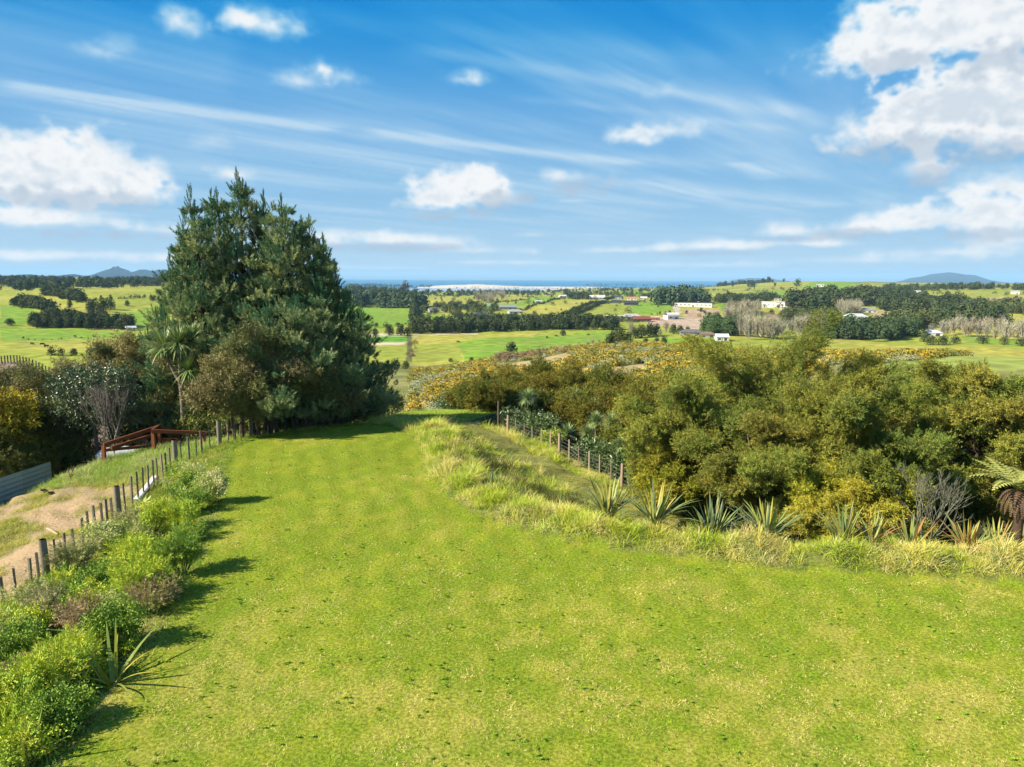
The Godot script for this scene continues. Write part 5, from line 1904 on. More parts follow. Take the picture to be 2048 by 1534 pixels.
# a far-off crown, one unit tall: leaf masses on lumps round a dark heart
func far_crown(lumps: int, wide: float, low: float, faces: int, size: float, pointed: float) -> ArrayMesh:
	var b := Builder.new()
	var balls := []
	for i in lumps:
		var f := (i + 0.5) / lumps
		var y := lerpf(low + 0.14, 0.86, f)
		var r := wide * 0.5 * (1.0 - pointed * f) * 0.62
		var a := i * 2.4 + R(-0.4, 0.4)
		var o := wide * 0.5 * (1.0 - pointed * f) * 0.5 * (1.0 - 0.6 * absf(2.0 * f - 0.8))
		balls.append([Vector3(cos(a) * o, y, sin(a) * o), r * R(0.8, 1.2)])
	for i in faces:
		var q: Array = balls[i % lumps]
		var d := rdir()
		var p: Vector3 = q[0] + Vector3(d.x, d.y * 0.85, d.z) * q[1] * R(0.78, 1.06)
		var n := (d + rdir() * 0.55).normalized()
		var x := side_of(n)
		var y := n.cross(x)
		var s := size * R(0.6, 1.3)
		b.quad(p - x * s, p + y * s * 0.8, p + x * s, p - y * s * 0.8, vary(Color.WHITE, 0.2))
	return b.mesh()

func far_bare(count: int, wide: float, upright: float) -> ArrayMesh:
	var b := Builder.new()
	for i in count:
		var f := R(0.1, 0.75)
		var a := R(0, TAU)
		var out := Vector3(cos(a), 0, sin(a))
		var base := Vector3(0, f * 0.6, 0) + out * wide * 0.12 * R(0, 1)
		var tip := base + (out * R(0.15, 1.0) * (1.0 - upright) + Vector3.UP * R(0.35, 1.0)).normalized() * R(0.3, 0.55)
		tip.y = minf(tip.y, 1.0)
		var s := side_of(tip - base) * 0.012
		b.tri(base - s, base + s, tip, vary(Color.WHITE, 0.2))
		for k in 3:
			var p := base.lerp(tip, R(0.3, 0.9))
			var e := p + ((tip - base).normalized() + rdir() * 0.8) * R(0.08, 0.2)
			var s2 := side_of(e - p) * 0.008
			b.tri(p - s2, p + s2, e, vary(Color.WHITE, 0.2))
	return b.mesh()

func far_trunk() -> ArrayMesh:
	var b := Builder.new()
	b.tube([Vector3(0, -0.06, 0), Vector3(0, 0.3, 0), Vector3(0.01, 0.6, 0)], [0.035, 0.026, 0.012], 5, Color.WHITE)
	return b.mesh()

func make_far_shapes():
	F["round"] = [far_crown(9, 1.15, 0.02, 260, 0.075, 0.25), far_crown(8, 1.0, 0.05, 240, 0.075, 0.3), far_crown(10, 1.3, 0.0, 280, 0.08, 0.2)]
	F["cone"] = [far_crown(9, 0.6, 0.05, 220, 0.06, 0.75), far_crown(9, 0.5, 0.1, 200, 0.055, 0.7)]
	F["layer"] = [far_crown(7, 1.2, 0.2, 200, 0.085, 0.1), far_crown(6, 1.0, 0.3, 170, 0.08, 0.0)]
	F["bare"] = [far_bare(90, 0.7, 0.55), far_bare(80, 0.9, 0.3)]
	F["poplar"] = [far_bare(80, 0.3, 0.9)]
	F["bush"] = [far_crown(6, 1.7, -0.15, 150, 0.10, 0.1), far_crown(5, 1.5, -0.15, 130, 0.10, 0.15)]
	F["full"] = [far_crown(14, 1.1, 0.0, 900, 0.045, 0.25), far_crown(12, 1.05, 0.02, 850, 0.045, 0.3)]
	F["trunk"] = [far_trunk()]

const BUSH_DARK := [Color(0.042, 0.062, 0.022), Color(0.055, 0.072, 0.026), Color(0.035, 0.052, 0.020)]
const BUSH_MID := [Color(0.065, 0.085, 0.026), Color(0.085, 0.10, 0.035), Color(0.05, 0.07, 0.024)]
const PINE_BLUE := [Color(0.045, 0.075, 0.038), Color(0.06, 0.09, 0.045)]
const TWIG := [Color(0.27, 0.25, 0.18), Color(0.24, 0.225, 0.165), Color(0.31, 0.285, 0.205)]
const RUSSET := [Color(0.19, 0.125, 0.075), Color(0.15, 0.11, 0.06), Color(0.21, 0.16, 0.10)]

# a wood or belt that reads as one mass: outline in pixels of the feet of its trees
func wood(called: String, label: String, px: Array, count: int, kinds: Array, h0: float, h1: float, cols: Array, category := "trees") -> void:
	var poly := PackedVector2Array()
	var lo := Vector2(1e9, 1e9)
	var hi := -lo
	for p in px:
		var g := ground_at(p[0], p[1])
		poly.append(Vector2(g.x, g.z))
		lo = lo.min(Vector2(g.x, g.z))
		hi = hi.max(Vector2(g.x, g.z))
	var sets := {}
	var made := 0
	for i in count * 40:
		if made >= count:
			break
		var q := Vector2(R(lo.x, hi.x), R(lo.y, hi.y))
		if not Geometry2D.is_point_in_polygon(q, poly):
			continue
		made += 1
		var k: String = kinds[rng.randi() % kinds.size()]
		var v := rng.randi() % int(F[k].size())
		var key := k + str(v)
		if not sets.has(key):
			sets[key] = [k, v, Copies.new()]
		var s := R(h0, h1)
		var wide := s * R(0.85, 1.25)
		sets[key][2].add(Transform3D(Basis(Vector3.UP, R(0, TAU)).scaled(Vector3(wide, s, wide)), on_ground(q.x, q.y)), vary(cols[rng.randi() % cols.size()], 0.18))
	var shapes := []
	var where := []
	for key in sets:
		shapes.append(F[sets[key][0]][sets[key][1]])
		where.append(sets[key][2])
	stuff(called, label, category, shapes, M.far_leaf, where, "field hedges" if called == "field_hedge" else "")

# a line of trees or shrubs along pixels
func row(called: String, label: String, px: Array, spacing: float, kinds: Array, h0: float, h1: float, cols: Array, jitter := 0.4, category := "hedge") -> void:
	var sets := {}
	for j in px.size() - 1:
		var a := ground_at(px[j][0], px[j][1])
		var b := ground_at(px[j + 1][0], px[j + 1][1])
		var n := maxi(1, int(a.distance_to(b) / spacing))
		for i in n:
			var p := a.lerp(b, (i + R(0.1, 0.9)) / n) + Vector3(R(-1, 1), 0, R(-1, 1)) * spacing * jitter
			var k: String = kinds[rng.randi() % kinds.size()]
			var v := rng.randi() % int(F[k].size())
			if not sets.has(k + str(v)):
				sets[k + str(v)] = [k, v, Copies.new()]
			var s := R(h0, h1)
			sets[k + str(v)][2].add(Transform3D(Basis(Vector3.UP, R(0, TAU)).scaled(Vector3(s * R(0.8, 1.2), s, s * R(0.8, 1.2))), on_ground(p.x, p.z)), vary(cols[rng.randi() % cols.size()], 0.18))
	var shapes := []
	var where := []
	for key in sets:
		shapes.append(F[sets[key][0]][sets[key][1]])
		where.append(sets[key][2])
	stuff(called, label, category, shapes, M.far_leaf, where, "field hedges" if called == "field_hedge" else "")

# single trees of the valley: foot pixel, height in pixels
func lone(called: String, label: String, u: float, v: float, tall: float, kind: String, col: Color, group: String, wide := 1.0) -> void:
	var p := ground_at(u, v)
	var h := tall / FOCAL * p.distance_to(EYE)
	var t := thing(called, label, "tree", p, R(0, TAU), group)
	var shapes: Array = F[kind]
	var tint_mat := far_mat(col)
	part(t, "trunk", F.trunk[0], far_mat(Color(0.09, 0.07, 0.055)), Transform3D(Basis().scaled(Vector3(h, h, h)), Vector3.ZERO))
	part(t, "crown", shapes[rng.randi() % shapes.size()], tint_mat, Transform3D(Basis().scaled(Vector3(h * wide, h, h * wide)), Vector3.ZERO))

func far_mat(c: Color) -> StandardMaterial3D:
	var key := "far_%d_%d_%d" % [int(c.r * 400), int(c.g * 400), int(c.b * 400)]
	if not M.has(key):
		var m := leafy(key, 0.85, 0.2, 0.0)
		m.albedo_color = c.linear_to_srgb()
	return M[key]

func build_far():
	make_far_shapes()
	# paddock side, hills with gullies of bush
	wood("gully_bush", "dark bush filling the gully below the rolling paddocks", [[58, 650], [105, 636], [200, 640], [275, 655], [270, 659], [150, 658], [70, 656]], 130, ["full"], 5.0, 9.0, BUSH_DARK)
	wood("gully_bush", "clump of dark bush on the near paddock's edge", [[14, 608], [60, 604], [108, 622], [112, 628], [60, 618], [16, 613]], 45, ["round"], 6.0, 9.5, BUSH_DARK)
	wood("gully_bush", "string of dark bush climbing the rolling paddock", [[86, 588], [125, 587], [172, 603], [168, 607], [120, 596], [88, 592]], 45, ["round"], 7.0, 11.0, BUSH_DARK)
	wood("hill_forest", "dark forest on the hill below the mountains", [[-40, 580], [60, 582], [140, 580], [200, 578], [345, 572], [345, 563], [140, 564], [100, 558], [-40, 558]], 420, ["round"], 8.0, 14.0, BUSH_DARK)
	wood("hill_forest", "blue-dark forest along the hill crest", [[-40, 558], [70, 558], [90, 553], [-40, 553]], 120, ["round"], 9.0, 14.0, BUSH_DARK)
	row("crest_trees", "thin line of trees on the green crest below the peaks", [[196, 553.5], [240, 552.5], [335, 554.5]], 16.0, ["round"], 5.0, 10.0, BUSH_DARK, 0.5, "trees")
	row("drain_scrub", "dark scrub along the drain between paddocks", [[50, 681], [100, 680], [160, 676], [254, 671]], 4.0, ["bush"], 0.5, 1.0, BUSH_DARK)
	row("gully_scrub", "low bush at the foot of the near paddocks", [[90, 709], [130, 712], [200, 708], [250, 704]], 3.0, ["bush", "round"], 2.0, 4.0, BUSH_MID)
	for q in [[186, 629, 27, 1.0], [207, 624, 24, 1.0], [222, 619, 20, 0.9], [20, 651, 12, 1.4], [68, 653, 20, 1.0], [140, 616, 14, 0.7], [255, 612, 10, 1.0], [320, 592, 12, 1.2], [306, 602, 9, 1.5]]:
		lone("paddock_tree", "round dark tree on the rolling paddocks", q[0], q[1], q[2], "full", BUSH_DARK[rng.randi() % 3], "single trees on the rolling paddocks", q[3])
	# the middle valley
	wood("pine_wood", "tall blue-green wood of pines and gums beyond the paddock", [[690, 616], [745, 613], [830, 620], [850, 612], [800, 600], [690, 598]], 260, ["cone", "round"], 15.0, 23.0, PINE_BLUE)
	wood("pine_wood", "farther ranks of the tall wood towards the estuary", [[690, 598], [800, 598], [838, 596], [800, 584], [690, 582]], 150, ["cone", "round"], 14.0, 22.0, PINE_BLUE)
	row("shelter_belt", "clipped shelter belt running up beside the bright paddock", [[829, 642], [829, 628], [829, 618]], 3.0, ["round"], 8.0, 9.5, BUSH_DARK, 0.2)
	wood("bush_belt", "long dark belt of bush across the valley floor", [[825, 668], [940, 666], [1080, 662], [1230, 662], [1230, 648], [1100, 646], [1000, 650], [900, 652], [825, 650]], 420, ["full", "round", "cone"], 6.0, 10.0, BUSH_DARK)
	for q in [[703, 671, 24], [725, 671, 18], [750, 671, 15], [779, 671, 22], [801, 671, 22], [815, 671, 17]]:
		lone("round_tree", "round dark tree in the row along the sandy track", q[0], q[1], q[2], "full", BUSH_DARK[rng.randi() % 3], "row of round trees along the sandy track")
	lone("round_tree", "large solitary round tree standing in the bright paddock", 1023, 709, 25, "full", BUSH_DARK[0], "", 1.15)
	lone("round_tree", "solitary tree in the upper paddock before the bush belt", 1126, 672, 13, "full", BUSH_DARK[0], "", 1.1)
	lone("emergent_tree", "tall emergent tree towering over the wood by the estuary", 811, 592, 28, "layer", Color(0.07, 0.06, 0.04), "", 0.55)
	lone("pine_tree", "lone pine before the estuary flats", 857, 594, 18, "cone", PINE_BLUE[0], "", 1.3)
	for q in [[901, 724, 8, 1.4], [943, 723, 9, 1.4], [765, 738, 12, 1.2], [790, 740, 22, 1.1], [812, 738, 16, 1.1], [775, 744, 16, 1.3], [748, 736, 12, 1.2], [1094, 676, 4, 1.4]]:
		lone("scrub_tree", "small dark tree at the foot of the near paddocks", q[0], q[1], q[2], "full", BUSH_MID[rng.randi() % 3], "small trees at the paddock's foot", q[3])
	for q in [[1220, 693, 26], [1240, 690, 34], [1256, 686, 22], [1228, 688, 28], [1291, 691, 16], [1313, 690, 15], [1328, 690, 17], [1283, 676, 26], [1300, 674, 28], [1312, 672, 24], [1270, 677, 22], [1346, 668, 20], [1360, 669, 18], [1375, 667, 14]]:
		lone("valley_tree", "dark rounded tree above the gorse slope", q[0], q[1], q[2], "full", BUSH_DARK[rng.randi() % 3], "trees above the gorse slope", 0.95)
	for q in [[1262, 668, 30], [1185, 690, 16], [1175, 692, 14], [1198, 691, 15], [1238, 692, 10], [1332, 664, 26], [1320, 674, 16]]:
		lone("bare_tree", "leafless pale tree above the gorse slope", q[0], q[1], q[2], "bare", TWIG[rng.randi() % 3], "leafless trees above the gorse slope")
	wood("russet_scrub", "reddish-brown scrub round the solitary tree", [[985, 722], [1010, 714], [1080, 706], [1080, 716], [1040, 720], [1000, 726]], 90, ["bush"], 1.2, 2.4, RUSSET, "scrub")
	wood("russet_scrub", "reddish-brown scrub below the upper paddock", [[1065, 697], [1160, 692], [1170, 700], [1110, 710], [1070, 705]], 60, ["bush"], 1.0, 2.0, RUSSET, "scrub")
	wood("russet_scrub", "brown scrub along the fence line in the paddock", [[812, 688], [830, 682], [836, 684], [824, 720], [814, 720]], 26, ["bush"], 0.8, 1.8, RUSSET, "scrub")
	wood("orchard_poplars", "mauve-grey leafless poplars beyond the farm houses", [[945, 594], [1010, 590], [1015, 598], [975, 612], [965, 612], [950, 598]], 50, ["poplar", "bare"], 12.0, 18.0, TWIG)
	wood("garden_trees", "mixed trees round the farm houses", [[840, 628], [880, 615], [950, 610], [1000, 618], [985, 624], [900, 630]], 70, ["round"], 5.0, 10.0, BUSH_MID)
	wood("garden_trees", "low trees between the farm houses and the bush belt", [[900, 628], [1000, 634], [1110, 638], [1100, 641], [980, 640], [900, 634]], 70, ["round"], 3.0, 6.0, BUSH_MID)
	wood("estuary_trees", "trees along the near shore of the estuary", [[820, 586], [950, 584], [1080, 586], [1080, 590], [950, 592], [830, 594]], 150, ["round"], 7.0, 12.0, BUSH_DARK)
	wood("plain_trees", "scattered dark trees on the coastal plain", [[950, 583], [1300, 578], [1400, 576], [1400, 590], [1200, 588], [1000, 590]], 260, ["round", "cone"], 7.0, 13.0, BUSH_DARK)
	wood("headland_trees", "dark trees on the spit below the dunes", [[690, 572], [870, 576], [868, 573], [700, 569]], 260, ["round"], 12.0, 22.0, BUSH_DARK)
	wood("dune_scrub", "dark scrub at the foot of the white dunes", [[880, 576.5], [1100, 577.5], [1260, 577], [1300, 575], [1100, 575], [900, 574.6]], 220, ["bush"], 5.0, 9.0, BUSH_DARK, "scrub")
	wood("coast_forest", "forest along the coast beyond the plain", [[1170, 572], [1400, 573], [1560, 574], [1590, 569], [1400, 566], [1180, 568]], 420, ["round"], 14.0, 24.0, BUSH_DARK)
	wood("coast_forest", "dark woods below the green hill on the coast", [[1430, 578], [1600, 576], [1600, 570], [1440, 570]], 200, ["round", "bare"], 14.0, 22.0, BUSH_DARK)
	# knolls, drives and the works yard
	row("drive_hedge", "row of clipped trees along the long drive", [[1120, 636], [1160, 619], [1200, 606], [1228, 596]], 7.0, ["round"], 4.0, 6.0, BUSH_DARK, 0.15)
	row("drive_hedge", "second row of clipped trees along the long drive", [[1130, 640], [1170, 623], [1215, 605]], 7.0, ["round"], 4.0, 6.5, BUSH_DARK, 0.15)
	wood("garden_trees", "dark belt of trees behind the hillside houses", [[1125, 598], [1180, 600], [1190, 594], [1150, 589], [1128, 591]], 60, ["round"], 7.0, 11.0, BUSH_DARK)
	wood("garden_trees", "trees round the houses by the knoll", [[1195, 592], [1320, 596], [1320, 590], [1200, 588]], 70, ["round"], 5.0, 9.0, BUSH_MID)
	wood("gum_stand", "stand of tall gums beside the road to the works yard", [[1310, 610], [1370, 616], [1415, 606], [1400, 596], [1330, 598]], 110, ["round", "cone"], 14.0, 25.0, PINE_BLUE)
	wood("garden_trees", "hedges and shrubs round the flat-roofed houses", [[1160, 642], [1220, 637], [1300, 642], [1290, 646], [1170, 648]], 60, ["bush", "round"], 2.0, 5.0, BUSH_MID)
	wood("valley_wood", "green trees beside the grey-roofed house", [[1405, 672], [1475, 672], [1470, 655], [1410, 655]], 60, ["full", "cone"], 9.0, 13.0, [Color(0.06, 0.10, 0.035), Color(0.05, 0.085, 0.03)])
	wood("bare_wood", "pale leafless wood along the valley stream", [[1445, 648], [1512, 640], [1520, 625], [1460, 622]], 46, ["bare", "poplar"], 13.0, 19.0, TWIG)
	wood("bare_wood", "leafless poplars behind the golden totara", [[1475, 680], [1660, 670], [1660, 662], [1480, 666]], 50, ["bare", "poplar"], 12.0, 17.0, TWIG)
	wood("hill_wood", "dark wood on the rise beyond the white shed", [[1570, 625], [1640, 628], [1700, 615], [1750, 606], [1740, 596], [1640, 598], [1580, 606]], 220, ["round", "cone"], 13.0, 22.0, BUSH_DARK)
	wood("valley_wood", "dark trees along the stream below the white shed", [[1560, 650], [1640, 652], [1680, 655], [1670, 644], [1600, 638], [1570, 636]], 70, ["full"], 8.0, 13.0, BUSH_MID)
	wood("conifer_belt", "belt of spreading dark conifers at the foot of the gorse paddock", [[1655, 678], [1720, 682], [1800, 682], [1840, 672], [1800, 660], [1700, 662]], 120, ["full", "cone"], 9.0, 14.0, [Color(0.045, 0.075, 0.03), Color(0.06, 0.09, 0.035)])
	wood("bare_wood", "round leafless trees by the lifestyle blocks", [[1670, 636], [1725, 634], [1725, 624], [1680, 622]], 26, ["bare"], 13.0, 18.0, TWIG)
	wood("bare_wood", "row of leafless poplars on the flat", [[1850, 672], [1950, 674], [2060, 682], [2060, 668], [1900, 662]], 34, ["bare", "poplar"], 9.0, 15.0, TWIG)
	wood("ridge_forest", "dark forest running down the ridge to the flat", [[1820, 604], [1900, 606], [1960, 625], [2030, 655], [1960, 662], [1880, 655], [1860, 636], [1800, 626], [1750, 622], [1780, 608]], 300, ["round"], 9.0, 15.0, BUSH_DARK)
	wood("valley_wood", "trees behind the lifestyle blocks", [[1740, 612], [1800, 606], [1860, 604], [1840, 596], [1750, 600]], 110, ["round"], 9.0, 15.0, BUSH_DARK)
	wood("valley_wood", "mixed trees round the house on the flat", [[1770, 655], [1850, 660], [1890, 650], [1800, 640]], 60, ["round", "cone"], 8.0, 14.0, BUSH_MID)
	wood("plain_trees", "scattered trees on the far hill paddocks", [[1960, 625], [2060, 630], [2060, 615], [1950, 612]], 70, ["round", "bare"], 8.0, 14.0, BUSH_MID)
	wood("plain_trees", "dark trees in the folds of the far green hills", [[1740, 588], [1850, 584], [2060, 582], [2060, 578], [1800, 576], [1700, 580]], 160, ["round"], 8.0, 14.0, BUSH_DARK)
	wood("plain_trees", "shelter trees below the coastal green hill", [[1430, 606], [1560, 602], [1560, 596], [1440, 598]], 90, ["round"], 7.0, 12.0, BUSH_DARK)
	for q in [[1860, 690, 18, 1.2], [1885, 690, 16, 1.4], [1910, 688, 14, 1.4], [1965, 688, 14, 1.6], [2008, 690, 15, 1.1], [2042, 692, 14, 1.4], [1848, 684, 16, 1.0]]:
		lone("flat_bush", "dark rounded bush behind the yellow gorse hedge", q[0], q[1], q[2], "full", BUSH_MID[rng.randi() % 3], "bushes behind the gorse hedge", q[3])
	for q in [[2012, 680, 40], [2044, 682, 42], [1990, 678, 26]]:
		lone("bare_tree", "big round leafless tree on the flat", q[0], q[1], q[2], "bare", TWIG[2], "big leafless trees on the flat")
	for q in [[1787, 648, 24], [1806, 650, 26], [1820, 650, 24], [1797, 646, 20]]:
		lone("thin_pine", "thin-crowned grey pine by the lifestyle blocks", q[0], q[1], q[2], "layer", Color(0.12, 0.14, 0.085), "thin pines by the lifestyle blocks", 0.7)
	# shrubs, hedgerow trees and shelter over the farmed plain
	wood("hedgerow_trees", "small trees and shrubs dotted over the farmed plain", [[830, 640], [1000, 645], [1240, 640], [1560, 650], [1960, 660], [2060, 640], [2060, 590], [1700, 582], [1300, 582], [830, 588]], 420, ["round", "bush", "bush"], 2.5, 7.0, BUSH_MID)
	for q in [[[1036, 624], [1090, 607], [1120, 598]], [[930, 606], [1010, 604], [1060, 598]], [[1160, 634], [1215, 634]], [[1300, 630], [1350, 626]], [[860, 640], [930, 634], [1010, 640]], [[1400, 622], [1440, 640]], [[1500, 622], [1530, 612]], [[1690, 650], [1760, 640], [1850, 640]], [[1910, 600], [2050, 596]], [[700, 655], [820, 654]], [[1440, 600], [1560, 592]], [[1750, 590], [1900, 586]], [[1080, 660], [1230, 655]], [[170, 604], [250, 598], [330, 596]]]:
		row("field_hedge", "straggling hedge between paddocks on the plain", q, 6.0, ["bush", "round"], 1.5, 4.5, BUSH_DARK, 0.4)
	build_gorse()
	build_houses()
	build_stock()

# gorse in flower and grey-green scrub on the slopes across the gully
func build_gorse():
	var gold := [Copies.new(), Copies.new()]
	var sage := [Copies.new(), Copies.new()]
	for i in 21000:
		var u := R(820.0, 2060.0)
		var d := R(105.0, 235.0)
		var k := look(u, 700.0)
		var f := d / Vector2(k.x, k.z).length()
		var p := on_ground(k.x * f, k.z * f)
		var open := false
		for q in fields:
			if q[1].has_point(Vector2(p.x, p.z)) and Geometry2D.is_point_in_polygon(Vector2(p.x, p.z), q[0]):
				open = true
		if open or (u > 1650.0 and d < 146.0 + n1.get_noise_1d(u * 0.02) * 10.0 + (u - 1650.0) * 0.03):
			continue
		if u < 880.0 and R(0, 1) < 0.55:
			continue
		var n := n2.get_noise_2d(p.x * 0.05, p.z * 0.11)
		if n > 0.02 and R(0, 1) < 0.75:
			var s := R(0.7, 1.9)
			gold[rng.randi() % 2].add(Transform3D(Basis(Vector3.UP, R(0, TAU)).scaled(Vector3(s, s * 0.9, s)), p), vary(Color(0.38, 0.265, 0.03) if R(0, 1) < 0.07 + 0.45 * sm(0.08, 0.32, n) else [Color(0.19, 0.18, 0.035), Color(0.26, 0.23, 0.05), Color(0.14, 0.15, 0.03)][i % 3], 0.25))
		elif n < -0.02 and R(0, 1) < 0.6:
			var s := R(0.6, 1.3)
			sage[rng.randi() % 2].add(Transform3D(Basis(Vector3.UP, R(0, TAU)).scaled(Vector3(s * 1.3, s * 0.8, s * 1.3)), p), vary(Color(0.27, 0.29, 0.155), 0.15))
	stuff("gorse", "orange-yellow flowering gorse over the slope across the gully", "gorse", F.bush, M.far_leaf, gold)
	stuff("pale_scrub", "pale grey-green scrub between the flowering gorse", "scrub", F.bush, M.far_leaf, sage)

# foot pixel, width, depth, wall height, wall colour, roof colour, roof kind, turn, label
func build_houses():
	var white := Color(0.72, 0.70, 0.66)
	var slate := Color(0.045, 0.05, 0.06)
	var greyr := Color(0.30, 0.31, 0.32)
	for q in [
		[867, 625, 16, 10, 4.0, white, Color(0.16, 0.17, 0.19), "gable", 0.3, "white house among dark trees beside the shelter belt"],
		[962, 634, 22, 11, 3.0, Color(0.10, 0.10, 0.11), Color(0.04, 0.05, 0.09), "hip", 0.1, "low house with navy roof beside the bush belt"],
		[1048, 642, 26, 12, 3.0, Color(0.13, 0.13, 0.14), Color(0.045, 0.05, 0.08), "hip", -0.1, "wide dark-roofed house against the bush belt"],
		[985, 617, 16, 9, 3.5, Color(0.25, 0.36, 0.30), Color(0.10, 0.30, 0.22), "gable", 0.0, "green-roofed farm shed at the end of the long grey building"],
		[1015, 618, 30, 12, 3.0, Color(0.35, 0.36, 0.36), Color(0.22, 0.25, 0.26), "gable", 0.15, "long grey farm building beside the green shed"],
		[1031, 627, 22, 11, 3.0, white, greyr, "hip", 0.2, "white house with grey hip roof on the slope"],
		[1077, 607, 14, 9, 3.5, white, Color(0.4, 0.4, 0.4), "gable", 0.0, "white cottage under the first knoll"],
		[1125, 596, 18, 10, 4.5, white, Color(0.48, 0.46, 0.43), "gable", 0.2, "two-storey white house on the bare hillside"],
		[1194, 599, 34, 16, 4.0, Color(0.40, 0.40, 0.38), Color(0.50, 0.51, 0.50), "gable", 0.1, "big pale barn at the top of the long drive"],
		[1232, 606, 26, 12, 3.0, Color(0.10, 0.10, 0.11), slate, "hip", 0.0, "black-roofed house at the end of the drive"],
		[1264, 600, 22, 10, 3.5, white, Color(0.45, 0.16, 0.11), "gable", 0.0, "white house with red end under the grassy knoll"],
		[1262, 610, 24, 12, 3.5, Color(0.06, 0.06, 0.07), slate, "gable", 0.15, "black barn-like house in the bright paddock"],
		[1226, 637, 24, 10, 3.2, white, Color(0.55, 0.54, 0.50), "flat", 0.05, "white flat-roofed house before the bush belt"],
		[1263, 638, 26, 13, 3.0, Color(0.42, 0.41, 0.39), Color(0.34, 0.35, 0.36), "hip", 0.1, "grey-roofed bungalow beside the flat-roofed house"],
		[1283, 643, 20, 10, 3.0, Color(0.22, 0.12, 0.09), Color(0.20, 0.07, 0.05), "gable", 0.3, "dark red shed at the edge of the works yard"],
		[1302, 640, 22, 8, 3.2, Color(0.40, 0.07, 0.05), Color(0.62, 0.57, 0.50), "flat", 0.0, "red and cream containers in the works yard"],
		[1342, 638, 17, 11, 4.5, white, Color(0.62, 0.63, 0.64), "arch", 0.6, "white arch-roofed shelter in the works yard"],
		[1387, 613, 62, 18, 6.0, Color(0.66, 0.65, 0.62), Color(0.06, 0.06, 0.065), "flat", -0.08, "long white building with dark roof above the works yard"],
		[1390, 604, 24, 10, 3.5, white, Color(0.35, 0.25, 0.2), "gable", 0.0, "pale house on the terrace behind the long white building"],
		[1382, 671, 24, 12, 3.0, Color(0.32, 0.31, 0.30), Color(0.12, 0.12, 0.13), "hip", 0.1, "grey-roofed house at the edge of the green field"],
		[1415, 675, 16, 10, 2.8, Color(0.30, 0.26, 0.22), Color(0.17, 0.12, 0.09), "hip", 0.0, "brown-roofed house beside the grey-roofed one"],
		[1443, 681, 12, 9, 3.0, Color(0.78, 0.77, 0.74), Color(0.60, 0.59, 0.57), "gable", 0.2, "small white house half hidden by the golden totara"],
		[1551, 614, 42, 18, 7.0, Color(0.80, 0.80, 0.79), Color(0.70, 0.70, 0.70), "flat", 0.0, "big white industrial shed above the earth terrace"],
		[1512, 610, 26, 12, 4.0, Color(0.05, 0.06, 0.05), Color(0.06, 0.07, 0.07), "flat", 0.0, "dark shed behind the big white one"],
		[1627, 630, 14, 9, 3.2, Color(0.70, 0.66, 0.60), Color(0.5, 0.48, 0.45), "gable", 0.1, "cream cottage beside the black house"],
		[1646, 630, 14, 11, 4.5, Color(0.05, 0.05, 0.055), Color(0.04, 0.042, 0.05), "gable", 1.2, "black steep-roofed house on the green rise"],
		[1733, 625, 26, 12, 3.0, Color(0.45, 0.44, 0.42), Color(0.20, 0.22, 0.23), "hip", 0.1, "grey house behind the lifestyle blocks"],
		[1710, 638, 26, 12, 3.0, Color(0.55, 0.57, 0.58), Color(0.42, 0.45, 0.47), "hip", 0.1, "pale-roofed house among leafless trees"],
		[1892, 634, 24, 12, 3.4, Color(0.72, 0.72, 0.70), Color(0.30, 0.36, 0.40), "hip", 0.0, "white house on the bright lawn below the forest"],
		[1865, 672, 18, 11, 3.0, Color(0.60, 0.60, 0.60), Color(0.45, 0.49, 0.55), "hip", 0.1, "blue-grey roofed house on the flat"],
		[1484, 598, 14, 9, 3.5, Color(0.78, 0.77, 0.75), Color(0.6, 0.6, 0.6), "gable", 0.0, "white house on the coastal plain"],
		[1440, 594, 18, 10, 3.5, Color(0.12, 0.13, 0.14), slate, "hip", 0.0, "dark house behind the gum stand"],
		[262, 661, 9, 5, 2.4, Color(0.45, 0.50, 0.55), Color(0.45, 0.5, 0.55), "gable", 0.0, "small tin shed beside the gully bush"],
		[222, 552.5, 26, 10, 4.0, white, Color(0.3, 0.3, 0.3), "gable", 0.0, "white house on the green crest below the peaks"],
		[272, 553, 36, 12, 5.0, white, Color(0.55, 0.55, 0.55), "flat", 0.0, "long pale shed on the green crest"],
		[1640, 573, 24, 12, 4.0, white, greyr, "gable", 0.0, "pale farm house on the coastal green hill"],
		[2030, 588, 16, 10, 4.0, white, greyr, "gable", 0.0, "white farm house on the far green hills"]]:
		house(q)
	for i in 18:
		var q := [R(850.0, 1950.0), R(586.0, 606.0)]
		house([q[0], q[1], R(11, 18), 9, 3.5, [white, Color(0.5, 0.47, 0.42), Color(0.3, 0.3, 0.3)][i % 3], [greyr, Color(0.5, 0.5, 0.5), slate][i % 3], ["gable", "hip"][i % 2], R(-0.6, 0.6), "small far-off cottage scattered on the farmed plain", "cottages on the plain"])

